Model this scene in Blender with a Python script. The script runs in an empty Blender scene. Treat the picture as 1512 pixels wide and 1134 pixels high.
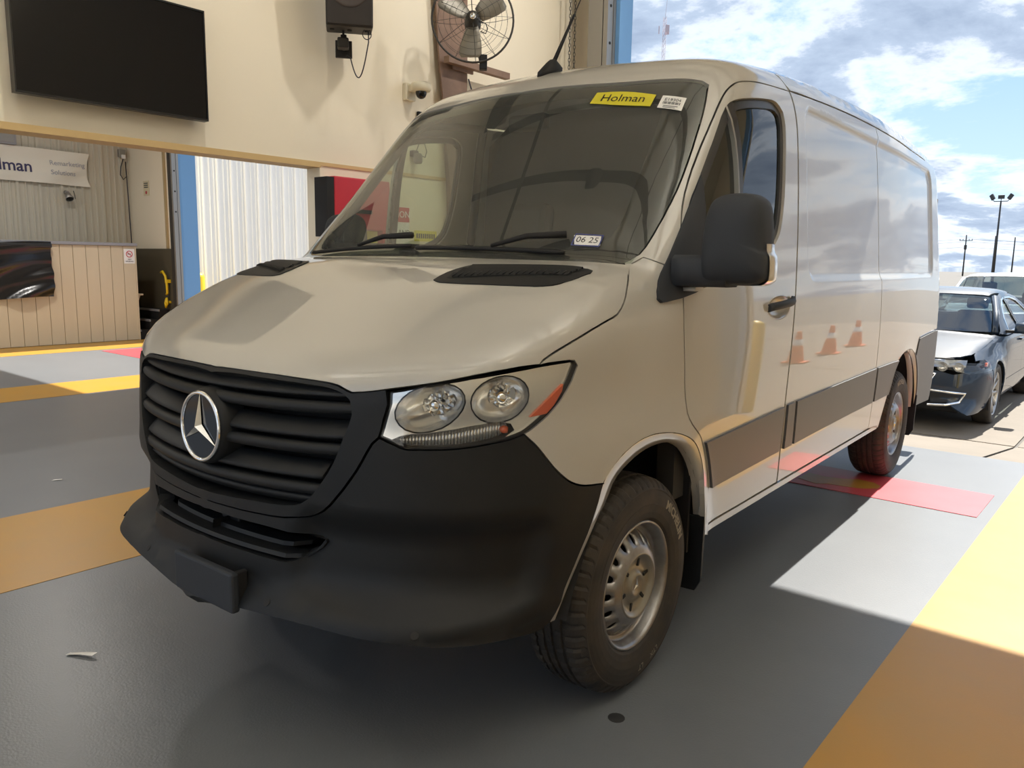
import bpy, bmesh, math, random
import numpy as np
from mathutils import Vector, Matrix
from mathutils.geometry import delaunay_2d_cdt
random.seed(7)
SC = bpy.context.scene
COL = SC.collection
PI = math.pi
# ------------------------------------------------------------------ camera
cam = bpy.data.objects.new('camera', bpy.data.cameras.new('camera'))
COL.objects.link(cam)
cam.data.sensor_width = 36.0
cam.data.lens = 27.742
cam.data.clip_end = 1200
CYAW, CPITCH, CROLL = 0.69345, 0.15455, 0.01615
_f = Vector((-math.sin(CYAW) * math.cos(CPITCH), math.cos(CYAW) * math.cos(CPITCH), -math.sin(CPITCH)))
_r = Vector((math.cos(CYAW), math.sin(CYAW), 0))
_u = _r.cross(_f)
_r2 = math.cos(CROLL) * _r + math.sin(CROLL) * _u
_u2 = -math.sin(CROLL) * _r + math.cos(CROLL) * _u
cam.matrix_world = Matrix(((_r2.x, _u2.x, -_f.x, 2.2247), (_r2.y, _u2.y, -_f.y, -1.2124), (_r2.z, _u2.z, -_f.z, 1.4619), (0, 0, 0, 1)))
SC.camera = cam
# ------------------------------------------------------------------ sky
W = bpy.data.worlds.new('sky')
SC.world = W
W.use_nodes = True
nt = W.node_tree
nt.nodes.clear()
def wn(t, **k):
    n = nt.nodes.new(t)
    for a, b in k.items(): setattr(n, a, b)
    return n
def wl(a, b): nt.links.new(a, b)
def wmath(op, a, b=None):
    n = wn('ShaderNodeMath', operation=op)
    for i, v in enumerate((a, b)):
        if v is None: continue
        if isinstance(v, (int, float)): n.inputs[i].default_value = v
        else: wl(v, n.inputs[i])
    return n.outputs[0]
def wramp(fac, stops, interp='LINEAR'):
    n = wn('ShaderNodeValToRGB')
    n.color_ramp.interpolation = interp
    e = n.color_ramp.elements
    while len(e) < len(stops): e.new(.5)
    for i, (p, c) in enumerate(stops):
        e[i].position = p
        e[i].color = (*c, 1)
    wl(fac, n.inputs[0])
    return n.outputs[0]
tc = wn('ShaderNodeTexCoord')
sp = wn('ShaderNodeSeparateXYZ')
wl(tc.outputs['Generated'], sp.inputs[0])
zz = wmath('ADD', wmath('MAXIMUM', sp.outputs[2], 0.0), 0.22)
cb = wn('ShaderNodeCombineXYZ')
wl(wmath('DIVIDE', sp.outputs[0], zz), cb.inputs[0])
wl(wmath('DIVIDE', sp.outputs[1], zz), cb.inputs[1])
def wnoise(scale, off, detail=9, rough=.56, dist=.0):
    m = wn('ShaderNodeMapping')
    m.inputs['Location'].default_value = off
    wl(cb.outputs[0], m.inputs[0])
    n = wn('ShaderNodeTexNoise')
    n.inputs['Scale'].default_value = scale
    n.inputs['Detail'].default_value = detail
    n.inputs['Roughness'].default_value = rough
    n.inputs['Distortion'].default_value = dist
    wl(m.outputs[0], n.inputs['Vector'])
    return n.outputs[0]
big = wnoise(1.15, (2.3, .4, 0), 8, .6, .25)
fine = wnoise(3.0, (5.1, 2.2, 0), 9, .62, .2)
dens_ = wmath('ADD', wmath('MULTIPLY', big, .68), wmath('MULTIPLY', fine, .32))
cover = wramp(dens_, [(.43, (0, 0, 0)), (.53, (1, 1, 1))], 'EASE')
# thick cloud cores are grey blue, thin rims are white
body_c = wramp(dens_, [(.44, (1.2, 1.2, 1.2)), (.49, (.88, .92, .98)), (.535, (.42, .51, .65)), (.64, (.23, .30, .43))])
blue = wramp(sp.outputs[2], [(.0, (.72, .84, .95)), (.10, (.50, .69, .90)), (.35, (.22, .42, .74)), (1.0, (.12, .27, .58))])
mx = wn('ShaderNodeMix', data_type='RGBA')
wl(cover, mx.inputs[0]); wl(blue, mx.inputs[6]); wl(body_c, mx.inputs[7])
bg = wn('ShaderNodeBackground')
wl(mx.outputs[2], bg.inputs[0])
bg.inputs[1].default_value = .58
wo = wn('ShaderNodeOutputWorld')
wl(bg.outputs[0], wo.inputs[0])
# ------------------------------------------------------------------ sun (behind the van, high, seen only through the bay doors)
SUN_EL = math.radians(50)
sun = bpy.data.objects.new('sun', bpy.data.lights.new('sun', 'SUN'))
COL.objects.link(sun)
sun.data.energy = 4.7
sun.data.angle = math.radians(.55)
sun.data.color = (1.0, .95, .86)
_sd = Vector((.018, -math.cos(SUN_EL), -math.sin(SUN_EL)))
sun.rotation_euler = _sd.to_track_quat('-Z', 'Y').to_euler()
# ------------------------------------------------------------------ added fill lamps hung under the roof (outside the frame)
FILL_LAMPS = [(-8.9, 2.6), (-8.9, -2.5), (-4.9, -3.2)]
FILL_W = 44.0
SC.view_settings.view_transform = 'Standard'
SC.view_settings.look = 'None'
SC.view_settings.gamma = 1.0
SC.view_settings.use_curve_mapping = False
SC.view_settings.exposure = 1.25
# added fill spots under the rafters that brighten the tv wall (above the frame)
WALL_FILLS = [(-.6, -1.1), (-.6, .97), (-.6, 3.2), (-.6, 4.6)]
WALL_FILL_W = 55.0
# added fill uplights that bounce light off the white roof lining (outside the frame)
CEIL_FILLS = [(3.80, -3.4, -1), (3.80, -.6, -1), (3.80, 2.2, -1), (-2.66, -3.4, 1)]
CEIL_FILL_W = 225.0

# ------------------------------------------------------------------ materials
def mat(name, col, rough=.5, metal=0., coat=0., spec=.5, noise=None, bump=None, trans=0., emit=None, coatr=.03, ior=1.5):
    m = bpy.data.materials.new(name)
    m.use_nodes = True
    n = m.node_tree
    b = n.nodes['Principled BSDF']
    b.inputs['Base Color'].default_value = (*col, 1)
    b.inputs['Roughness'].default_value = rough
    b.inputs['Metallic'].default_value = metal
    b.inputs['Coat Weight'].default_value = coat
    b.inputs['Coat Roughness'].default_value = coatr
    b.inputs['Specular IOR Level'].default_value = spec
    b.inputs['Transmission Weight'].default_value = trans
    b.inputs['IOR'].default_value = ior
    if emit:
        b.inputs['Emission Color'].default_value = (*emit[0], 1)
        b.inputs['Emission Strength'].default_value = emit[1]
    if noise or bump:
        t = n.nodes.new('ShaderNodeTexCoord')
    if noise:  # (scale, amount, second colour)
        sc, amt, c2 = noise[:3]
        ns = n.nodes.new('ShaderNodeTexNoise')
        ns.inputs['Scale'].default_value = sc
        ns.inputs['Detail'].default_value = 7
        ns.inputs['Roughness'].default_value = .65
        if len(noise) > 3:
            mp = n.nodes.new('ShaderNodeMapping')
            mp.inputs['Scale'].default_value = noise[3]
            n.links.new(t.outputs['Object'], mp.inputs[0]); n.links.new(mp.outputs[0], ns.inputs['Vector'])
        else:
            n.links.new(t.outputs['Object'], ns.inputs['Vector'])
        rp = n.nodes.new('ShaderNodeValToRGB')
        rp.color_ramp.elements[0].position = .38
        rp.color_ramp.elements[1].position = .68
        n.links.new(ns.outputs[0], rp.inputs[0])
        mxx = n.nodes.new('ShaderNodeMix'); mxx.data_type = 'RGBA'
        mm = n.nodes.new('ShaderNodeMath'); mm.operation = 'MULTIPLY'; mm.inputs[1].default_value = amt
        n.links.new(rp.outputs[0], mm.inputs[0]); n.links.new(mm.outputs[0], mxx.inputs[0])
        mxx.inputs[6].default_value = (*col, 1); mxx.inputs[7].default_value = (*c2, 1)
        n.links.new(mxx.outputs[2], b.inputs['Base Color'])
    if bump:  # (scale, strength, distance)
        nb = n.nodes.new('ShaderNodeTexNoise')
        nb.inputs['Scale'].default_value = bump[0]; nb.inputs['Detail'].default_value = 4
        n.links.new(t.outputs['Object'], nb.inputs['Vector'])
        bp = n.nodes.new('ShaderNodeBump')
        bp.inputs['Strength'].default_value = bump[1]; bp.inputs['Distance'].default_value = bump[2]
        n.links.new(nb.outputs[0], bp.inputs['Height']); n.links.new(bp.outputs[0], b.inputs['Normal'])
    return m
def glass_mat(name, tint, ior=1.5, rough=.0, dust=.0, dustc=(.5, .5, .46)):
    m = bpy.data.materials.new(name)
    m.use_nodes = True
    n = m.node_tree
    n.nodes.clear()
    out = n.nodes.new('ShaderNodeOutputMaterial')
    tr = n.nodes.new('ShaderNodeBsdfTransparent'); tr.inputs[0].default_value = (*tint, 1)
    gl = n.nodes.new('ShaderNodeBsdfGlossy'); gl.inputs['Roughness'].default_value = rough
    # Schlick reflectance of a thin pane, the same from both of its sides
    ge = n.nodes.new('ShaderNodeNewGeometry'); dt = n.nodes.new('ShaderNodeVectorMath'); dt.operation = 'DOT_PRODUCT'
    n.links.new(ge.outputs['Incoming'], dt.inputs[0]); n.links.new(ge.outputs['Normal'], dt.inputs[1])
    def mt(op, a, b=None):
        q = n.nodes.new('ShaderNodeMath'); q.operation = op
        for i, v in enumerate((a, b)):
            if v is None: continue
            if isinstance(v, (int, float)): q.inputs[i].default_value = v
            else: n.links.new(v, q.inputs[i])
        return q.outputs[0]
    f0 = 2 * ((ior - 1) / (ior + 1)) ** 2
    pw = mt('POWER', mt('SUBTRACT', 1.0, mt('MINIMUM', mt('ABSOLUTE', dt.outputs['Value']), 1.0)), 5.0)
    fac = mt('ADD', mt('MULTIPLY', pw, 1 - f0), f0)
    mx = n.nodes.new('ShaderNodeMixShader')
    n.links.new(fac, mx.inputs[0]); n.links.new(tr.outputs[0], mx.inputs[1]); n.links.new(gl.outputs[0], mx.inputs[2])
    last = mx
    if dust:
        df = n.nodes.new('ShaderNodeBsdfDiffuse'); df.inputs[0].default_value = (*dustc, 1)
        m2 = n.nodes.new('ShaderNodeMixShader'); m2.inputs[0].default_value = dust
        n.links.new(mx.outputs[0], m2.inputs[1]); n.links.new(df.outputs[0], m2.inputs[2])
        last = m2
    n.links.new(last.outputs[0], out.inputs[0])
    return m
PAINT = mat('van_paint', (.47, .452, .41), .42, 0, 1.0, .5, coatr=.02)
PLAST = mat('black_plastic', (.009, .0102, .012), .52, spec=.36, bump=(900, .12, .001), noise=(5, .5, (.015, .016, .0175)))
PLAST2 = mat('mirror_plastic', (.026, .031, .040), .66, bump=(900, .1, .001))
CLAD = mat('grey_cladding', (.10, .10, .105), .42, bump=(700, .08, .001))
BLACK = mat('matt_black', (.008, .008, .009), .7)
GLOSSB = mat('gloss_black', (.006, .006, .007), .08)
CHROME = mat('chrome', (.85, .86, .87), .07, 1.)
REFL = mat('lamp_chrome', (.80, .79, .76), .18, .75)
STEEL = mat('steel_wheel', (.36, .36, .37), .34, .85, noise=(14, .5, (.20, .18, .155)))
RUBBER = mat('tyre_rubber', (.024, .022, .021), .72, noise=(9, .8, (.06, .047, .034)), bump=(160, .15, .001))
RUBL = mat('tyre_letters', (.24, .21, .16), .6)
WSG = glass_mat('windscreen_glass', (.66, .72, .63), 1.6, 0, .09)
SIDEG = glass_mat('side_glass', (.70, .78, .68), 1.6)
LENS = glass_mat('lamp_lens', (.97, .97, .96), 1.45)
AMBER = mat('amber_reflector', (.62, .09, .02), .2, coat=1)
CREAM = mat('cream_wall_paint', (.84, .76, .60), .62, noise=(1.3, .25, (.79, .715, .56)), bump=(60, .05, .002))
FLOORM = mat('grey_floor_paint', (.168, .179, .194), .34, noise=(1.6, .5, (.140, .149, .163)), bump=(120, .35, .002))
YELM = mat('yellow_floor_paint', (.50, .255, .03), .38, noise=(2.2, .55, (.41, .25, .065)), bump=(240, .22, .0012))
REDM = mat('red_floor_paint', (.62, .07, .09), .38, noise=(3, .5, (.52, .10, .12)), bump=(240, .22, .0012))
CONC = mat('apron_concrete', (.20, .168, .132), .8, noise=(2.3, .8, (.165, .14, .11)), bump=(45, .3, .003))
YARD = mat('front_yard_concrete', (.50, .47, .42), .8, noise=(1.5, .6, (.42, .39, .34)))  # unseen yard, made paler to bounce more light onto the van front
ASPH = mat('yard_ground', (.125, .115, .10), .85, noise=(.6, .7, (.10, .092, .082)))
BLUEM = mat('blue_trim_paint', (.16, .36, .66), .45)
WHITEM = mat('white_steel_siding', (.88, .87, .83), .45)
SIDINGM = mat('liner_siding', (.60, .56, .46), .4, noise=(2, .4, (.52, .47, .38), (1, 1, .15)))
RUSTM = mat('red_oxide_steel', (.19, .115, .078), .6, noise=(6, .8, (.28, .18, .125)))
DKSTEEL = mat('dark_steel', (.05, .047, .043), .5, .3)
GALV = mat('galvanised_steel', (.34, .33, .31), .45, .7)
INSUL = mat('roof_insulation', (.86, .84, .77), .6, noise=(1.2, .4, (.62, .60, .54)))
DARKIN = mat('cabin_trim', (.035, .034, .033), .75)
SEATM = mat('seat_cloth', (.03, .03, .032), .9)
BOOTH = mat('booth_siding', (.60, .51, .36), .55, noise=(3, .4, (.54, .45, .31), (1, 1, .2)))
GREYTOP = mat('grey_counter_top', (.28, .28, .30), .45)
WAINS = mat('dark_wainscot', (.085, .075, .05), .5)
WHITEP = mat('white_print', (.82, .81, .78), .6)
INK = mat('black_ink', (.03, .03, .04), .6)
INKB = mat('indigo_ink', (.05, .045, .12), .6)
INKG = mat('grey_ink', (.35, .36, .42), .6)
YELLAB = mat('yellow_label', (.66, .58, .03), .5)
REDP = mat('red_paint', (.55, .03, .05), .35)
YELP = mat('yellow_safety_paint', (.85, .58, .02), .4)
SCREEN = mat('tv_screen', (.007, .0075, .009), .10, spec=.3)
TVB = mat('tv_bezel', (.01, .01, .01), .35)
CAMW = mat('ivory_plastic', (.72, .66, .50), .4)
# ------------------------------------------------------------------ mesh helpers
def link(name, me, m=None, parent=None, kind=None):
    o = bpy.data.objects.new(name, me)
    COL.objects.link(o)
    if m is not None: me.materials.append(m)
    if parent is not None: o.parent = parent
    if kind: o['kind'] = kind
    return o
def tag(o, label, cat, group=None):
    o['label'] = label; o['category'] = cat
    if group: o['group'] = group
    return o
def empty(name, loc=(0, 0, 0), rz=0., parent=None):
    o = bpy.data.objects.new(name, None)
    COL.objects.link(o)
    o.location = loc; o.rotation_euler = (0, 0, rz); o.empty_display_size = .1
    if parent: o.parent = parent
    return o
class MB:
    def __init__(s): s.v = []; s.f = []; s.sm = []
    def add(s, vs, fs, smooth=False):
        k = len(s.v); s.v += [tuple(map(float, p)) for p in vs]
        s.f += [tuple(i + k for i in q) for q in fs]; s.sm += [smooth] * len(fs)
        return s
    def box(s, x0, x1, y0, y1, z0, z1, M=None):
        vs = [(x, y, z) for z in (z0, z1) for y in (y0, y1) for x in (x0, x1)]
        if M is not None: vs = [tuple(M @ Vector(p)) for p in vs]
        return s.add(vs, [(0, 2, 3, 1), (4, 5, 7, 6), (0, 1, 5, 4), (2, 6, 7, 3), (0, 4, 6, 2), (1, 3, 7, 5)])
    def rbox(s, x0, x1, y0, y1, z0, z1, r, M=None, seg=2):
        bm = bmesh.new()
        bmesh.ops.create_cube(bm, size=1)
        for v in bm.verts:
            v.co = Vector(((x0 + x1) / 2 + v.co.x * (x1 - x0), (y0 + y1) / 2 + v.co.y * (y1 - y0), (z0 + z1) / 2 + v.co.z * (z1 - z0)))
        bmesh.ops.bevel(bm, geom=bm.edges[:] + bm.verts[:], offset=r, segments=seg, affect='EDGES', profile=.5)
        bm.verts.index_update()
        vs = [(M @ v.co if M is not None else v.co)[:] for v in bm.verts]
        s.add(vs, [[v.index for v in f.verts] for f in bm.faces], False)
        bm.free(); return s
    def cyl(s, a, b, r, n=12, r2=None, caps=True, smooth=True):
        a = Vector(a); b = Vector(b); d = (b - a).normalized()
        u = d.orthogonal().normalized(); w = d.cross(u); r2 = r if r2 is None else r2
        vs = []
        for p, q in ((a, r), (b, r2)):
            vs += [tuple(p + (u * math.cos(2 * PI * i / n) + w * math.sin(2 * PI * i / n)) * q) for i in range(n)]
        s.add(vs, [(i, (i + 1) % n, n + (i + 1) % n, n + i) for i in range(n)], smooth)
        if caps: s.add(vs, [tuple(range(n))[::-1], tuple(range(n, 2 * n))])
        return s
    def tube(s, path, r, n=8, closed=False):
        P = [Vector(p) for p in path]; N = len(P); vs = []; up = None
        for i, p in enumerate(P):
            d = (P[(i + 1) % N] - P[i - 1]) if closed or 0 < i < N - 1 else (P[1] - P[0] if i == 0 else P[-1] - P[-2])
            d.normalize()
            if up is None: up = d.orthogonal().normalized()
            up = (up - d * up.dot(d)).normalized(); w = d.cross(up)
            rr = r[i] if isinstance(r, (list, tuple)) else r
            vs += [tuple(p + (up * math.cos(2 * PI * k / n) + w * math.sin(2 * PI * k / n)) * rr) for k in range(n)]
        fs = []
        for i in range(N if closed else N - 1):
            for k in range(n):
                j = (i + 1) % N
                fs.append((i * n + k, i * n + (k + 1) % n, j * n + (k + 1) % n, j * n + k))
        if not closed: fs += [tuple(range(n))[::-1], tuple((N - 1) * n + k for k in range(n))]
        return s.add(vs, fs, True)
    def lathe(s, prof, n=48, M=None, mod=None, smooth=True):
        """prof: (r, x); axis +x"""
        vs = []
        for i in range(n):
            a = 2 * PI * i / n
            for j, (r, x) in enumerate(prof):
                q = r + (mod(i, j) if mod else 0)
                p = Vector((x, q * math.sin(a), q * math.cos(a)))
                vs.append(tuple(M @ p if M is not None else p))
        m = len(prof)
        fs = [(i * m + j, i * m + j + 1, ((i + 1) % n) * m + j + 1, ((i + 1) % n) * m + j) for i in range(n) for j in range(m - 1)]
        return s.add(vs, fs, smooth)
    def loft(s, rings, closed=True, caps=True, smooth=True):
        n = len(rings[0]); vs = [p for r in rings for p in r]; fs = []
        for i in range(len(rings) - 1):
            for k in range(n if closed else n - 1):
                fs.append((i * n + k, i * n + (k + 1) % n, (i + 1) * n + (k + 1) % n, (i + 1) * n + k))
        s.add(vs, fs, smooth)
        if caps: s.add(vs, [tuple(range(n))[::-1], tuple((len(rings) - 1) * n + k for k in range(n))])
        return s
    def prism(s, poly, t0, t1, frame):
        """poly of (a,b); frame(a,b,t)->xyz"""
        n = len(poly)
        vs = [frame(a, b, t) for t in (t0, t1) for a, b in poly]
        return s.add(vs, [tuple(range(n)), tuple(range(n, 2 * n))[::-1]] + [(i, n + i, n + (i + 1) % n, (i + 1) % n) for i in range(n)])
    def build(s, name, m, parent=None, kind=None, fix=True, loc=None, rz=0.):
        me = bpy.data.meshes.new(name)
        me.from_pydata(s.v, [], s.f)
        me.polygons.foreach_set('use_smooth', s.sm)
        if fix:
            bm = bmesh.new(); bm.from_mesh(me)
            bmesh.ops.remove_doubles(bm, verts=bm.verts[:], dist=1e-5)
            bmesh.ops.recalc_face_normals(bm, faces=bm.faces[:])
            bm.to_mesh(me); bm.free()
        o = link(name, me, m, parent, kind)
        if loc is not None: o.location = loc
        o.rotation_euler = (0, 0, rz)
        return o
def text_mesh(txt, size, M, extrude=.001, align='CENTER', warp=None, bold=0., spacing=1.):
    """flat printed lettering as a mesh; M places the text plane (x right, y up, z out)"""
    cu = bpy.data.curves.new('text', 'FONT')
    cu.body = txt; cu.size = size; cu.extrude = extrude; cu.align_x = align; cu.align_y = 'CENTER'
    cu.offset = bold; cu.resolution_u = 3; cu.space_character = spacing
    o = bpy.data.objects.new('text', cu)
    COL.objects.link(o)
    dg = bpy.context.evaluated_depsgraph_get(); dg.update()
    me = bpy.data.meshes.new_from_object(o.evaluated_get(dg))
    vs = [v.co.copy() for v in me.vertices]; fs = [tuple(p.vertices) for p in me.polygons]
    bpy.data.objects.remove(o); bpy.data.curves.remove(cu); bpy.data.meshes.remove(me)
    return [tuple(warp(v)) if warp else tuple(M @ v) for v in vs], fs
def frame(o, x, y):
    """matrix with origin o, x axis, y axis"""
    x = Vector(x).normalized(); y = Vector(y); z = x.cross(y).normalized(); y = z.cross(x)
    return Matrix(((x.x, y.x, z.x, o[0]), (x.y, y.y, z.y, o[1]), (x.z, y.z, z.z, o[2]), (0, 0, 0, 1)))
def letters(name, txt, size, M, m, parent=None, **k):
    vs, fs = text_mesh(txt, size, M, **k)
    return MB().add(vs, fs).build(name, m, parent, fix=False)
# ================================================================== SETTING
def struct(name, mb, m, parent=None): return mb.build(name, m, parent, 'structure')
floor = struct('floor', MB().box(-13, 3.9, -5.5, 5.8, -.15, 0), FLOORM)
def stripe(x0, x1, y0, y1, m=YELM, name='painted_stripe', z=.002, lab=None):
    o = MB().box(x0, x1, y0, y1, .0, z).build(name, m, floor)
    if lab: o['label'] = lab
    return o
stripe(1.54, 2.65, -5.5, 5.79, lab='wide yellow stripe on the driver side of the van')
stripe(-2.65, -1.54, -5.5, 5.79, lab='wide yellow stripe on the far side of the van')
stripe(-7.47, -6.53, -5.5, 5.79, lab='yellow stripe on the near edge of the next lane')
stripe(-11.57, -10.46, -5.5, 5.79, lab='yellow stripe in front of the booth')
stripe(-.5, 1.47, 4.03, 4.63, REDM, 'painted_block', .0035, 'red block painted under the rear wheel')
stripe(-10.3, -8.2, 4.0, 4.6, REDM, 'painted_block', .0035, 'red block painted in the next lane')
def blob(name, pts, z, m):
    return MB().prism(pts, .0, z, lambda a, b, t: (a, b, t)).build(name, m, floor)
blob('painted_mark', [(.36, 4.16), (.50, 4.10), (.56, 4.15), (.70, 4.17), (.78, 4.20), (.85, 4.27), (.85, 4.34), (.79, 4.40), (.68, 4.41), (.60, 4.36), (.48, 4.33), (.36, 4.36)], .005, YELM)['label'] = 'yellow curved mark on the red block'
blob('painted_mark', [(-9.5, 4.25), (-8.6, 4.22), (-8.6, 4.30), (-9.5, 4.34)], .005, YELM)
blob('painted_mark', [(-9.3, 4.42), (-8.5, 4.40), (-8.5, 4.46), (-9.3, 4.5)], .005, YELM)
# wall with the tv: a header over the low opening, then solid down to the floor
XW = -2.75
w = MB()
w.prism([(-5.5, 0), (-4.6, 0), (-4.6, 2.14), (2.50, 2.14), (2.50, 0), (5.62, 0), (5.62, 5.6), (-5.5, 5.6)], XW, XW - .16, lambda a, b, t: (t, a, b))
wall_left = struct('wall_left', w, CREAM)
struct('trim_1', MB().box(XW - .17, XW + .012, -4.6, 2.5, 2.125, 2.139).box(XW, XW + .010, -5.5, 5.62, 2.139, 2.165), mat('header_edge', (.62, .44, .20), .5))
# exterior wall with the two bay doors
HD = 4.58
w = MB()
for x0, x1, z0, z1 in ((-13.2, -11.04, 0, 5.6), (-11.04, -6.6, HD, 5.6), (-6.6, -2.45, 0, 5.6), (-2.45, 2.42, HD, 5.6), (2.42, 3.95, 0, 5.6)):
    w.box(x0, x1, 5.8, 5.98, z0, z1)
wall_back = struct('wall_back', w, CREAM)
w = MB()
for x0, x1 in ((-11.2, -11.04), (-6.6, -6.45), (-2.45, -2.2), (2.42, 2.6)):
    w.box(x0, x1 + .012, 5.64 if x0 > -3 else 5.74, 5.87 if x0 > -3 else 6.06, 0, HD + .1)
w.box(-11.2, -6.45, 5.99, 6.06, HD - .02, HD + .12).box(-2.45, 2.6, 5.99, 6.06, HD - .02, HD + .12)
struct('trim_2', w, BLUEM)
# roller door tracks
for nm, x0, x1, y0, y1, lab in (('door_track', -2.46, -2.235, 5.50, 5.635, 'galvanised steel bay door track beside the blue jamb and the van roof'),
                                ('door_track', -11.16, -11.0, 5.62, 5.735, 'dark steel door track beside the far blue jamb and the booth')):
    t = MB().box(x0, x1 - .06, y0, y1, 0, HD + .3).build(nm, GALV if x0 > -3 else DKSTEEL)
    tag(t, lab, 'door track')
    MB().box(x1 - .05, x1, y0, y1 - .045, 0, HD + .3).build('track_angle', GALV, t)
    MB().box(x1 - .04, x1 + .006, y1 - .04, y1, 0, HD + .3).build('track_rail', GALV, t)
    h = MB()
    for z in np.arange(2.2, 4.6, .34): h.cyl((x1 - .002, (y0 + y1) / 2 - .02, z), (x1 + .004, (y0 + y1) / 2 - .02, z), .014)
    h.build('bolt_hole', BLACK, t, 'stuff')
# other walls
w = MB(); yy = -5.5
prof = []
while yy < 5.8:
    prof += [(0, yy), (0, yy + .085), (.02, yy + .095), (.02, yy + .115), (0, yy + .125), (0, yy + .19), (.02, yy + .2), (.02, yy + .22), (0, yy + .23), (0, yy + .285), (.045, yy + .30), (.045, yy + .335)]
    yy += .35
n = len(prof)
w.add([(-13 + d, y, z) for z in (0, 5.6) for d, y in prof], [(i, i + 1, n + i + 1, n + i) for i in range(n - 1)])
w.box(-13.1, -13.005, -5.5, 5.8, 0, 5.6)
struct('wall_far', w, SIDINGM)
struct('wall_right', MB().box(3.9, 4.05, -5.5, 5.8, 0, 5.6), CREAM)
w = MB()  # unseen front wall, set closer and opened wider to let in more light
for x0, x1, z0, z1 in ((-13.1, -11.0, 0, 5.6), (-11, -7, 5.1, 5.6), (-7, -6.4, 0, 5.6), (-6.4, -3.0, 5.1, 5.6), (-3.0, -2.6, 0, 5.6), (-2.6, 2.8, 5.1, 5.6), (2.8, 4.05, 0, 5.6)):
    w.box(x0, x1, -5.65, -5.5, z0, z1)
struct('wall_front', w, CREAM)
ceil = struct('ceiling', MB().box(-13.2, 4.05, -5.7, 6.0, 5.6, 5.75), INSUL)
for y in (-3.9, -2.5, -1.1, .97, 1.65, 3.2, 4.6):
    MB().box(-12.95, 3.88, y - .04, y + .04, 5.29, 5.30).box(-12.95, 3.88, y - .008, y + .008, 5.30, 5.58).box(-12.95, 3.88, y - .04, y + .04, 5.58, 5.60).build('rafter', DKSTEEL, ceil)
for x in (-12, -10.4, -8.8, -7.2, -5.6, -4.2, -1.8, 1.03):
    MB().box(x - .018, x + .018, -5.48, 5.78, 5.24, 5.29).build('purlin', DKSTEEL, ceil)
MB().box(XW + .005, XW + .24, 1.75, 5.6, 5.0, 5.23).build('eave_girder', DKSTEEL, ceil)
# added fill lamps shaped as high bay lamps (above and outside the frame)
for i, (x, y) in enumerate(FILL_LAMPS):
    t = empty('high_bay_lamp', (x, y, 4.66)); tag(t, ['high bay lamp above the far lane near its bay door', 'high bay lamp above the far lane away from the bay door', 'high bay lamp above the grey floor between the lanes', 'high bay lamp above the yellow stripe behind the camera', 'high bay lamp above the other yellow stripe ahead of the van'][i], 'lamp')
    MB().lathe([(.05, .28), (.09, .27), (.12, .16), (.24, .02), (.25, 0), (.235, 0), (.10, .16)], 24, Matrix.Rotation(-PI / 2, 4, 'Y')).build('lamp_shade', GALV, t)
    MB().cyl((0, 0, .27), (0, 0, .57), .012).build('rod', DKSTEEL, t)
    l = bpy.data.lights.new('lamp', 'AREA'); l.shape = 'DISK'; l.size = .44; l.energy = FILL_W; l.color = (1, .96, .90)
    lo = bpy.data.objects.new('bulb_light', l); COL.objects.link(lo); lo.parent = t; lo.location = (0, 0, .02)
for i, (x, y) in enumerate(WALL_FILLS):
    t = empty('wall_washer', (x, y, 5.1)); tag(t, ['first', 'second', 'third', 'fourth'][i] + ' wall washer lamp under the rafters, counted from the front of the van', 'lamp')
    aim = Vector((XW - x, 0, 3.3 - 5.1)).normalized(); Mq = aim.to_track_quat('-Z', 'Y').to_matrix().to_4x4()
    MB().lathe([(0, .12), (.06, .12), (.085, .08), (.09, -.03), (.08, -.03)], 20, Mq @ Matrix.Rotation(-PI / 2, 4, 'Y')).build('housing', DKSTEEL, t)
    MB().cyl((.05, 0, .05), (.05, 0, .185), .012).build('bracket', DKSTEEL, t)
    l = bpy.data.lights.new('lamp', 'SPOT'); l.energy = WALL_FILL_W; l.spot_size = math.radians(88); l.spot_blend = 1.0; l.shadow_soft_size = .08; l.color = (1, .96, .90)
    lo = bpy.data.objects.new('flood_light', l); COL.objects.link(lo); lo.parent = t; lo.location = aim * .05; lo.rotation_euler = aim.to_track_quat('-Z', 'Y').to_euler()
for i, (x, y, s) in enumerate(CEIL_FILLS):
    t = empty('wall_uplight', (x, y, 3.7)); tag(t, ['first wall uplight high on the right wall, nearest the front doors', 'second wall uplight high on the right wall', 'third wall uplight high on the right wall, nearest the sunny bay door', 'wall uplight high on the tv wall behind the camera'][i], 'lamp')
    MB().loft([[(r * math.cos(q), 1.6 * r * math.sin(q), z) for q in np.linspace(0, 2 * PI, 21)[:-1]] for r, z in ((.03, -.12), (.07, -.08), (.085, .0), (.085, .02), (.07, .0))], caps=True).build('housing', GALV, t)
    MB().box(min(0, -s * .095), max(0, -s * .095), -.05, .05, -.06, .0).build('bracket', DKSTEEL, t)
    aim = Vector((s * .55, 0, 1)).normalized()
    l = bpy.data.lights.new('lamp', 'SPOT'); l.energy = CEIL_FILL_W; l.spot_size = math.radians(120); l.spot_blend = 1.0; l.shadow_soft_size = .06; l.color = (1, .96, .90)
    lo = bpy.data.objects.new('up_light', l); COL.objects.link(lo); lo.parent = t; lo.location = (0, 0, .05); lo.rotation_euler = aim.to_track_quat('-Z', 'Y').to_euler()
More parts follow.
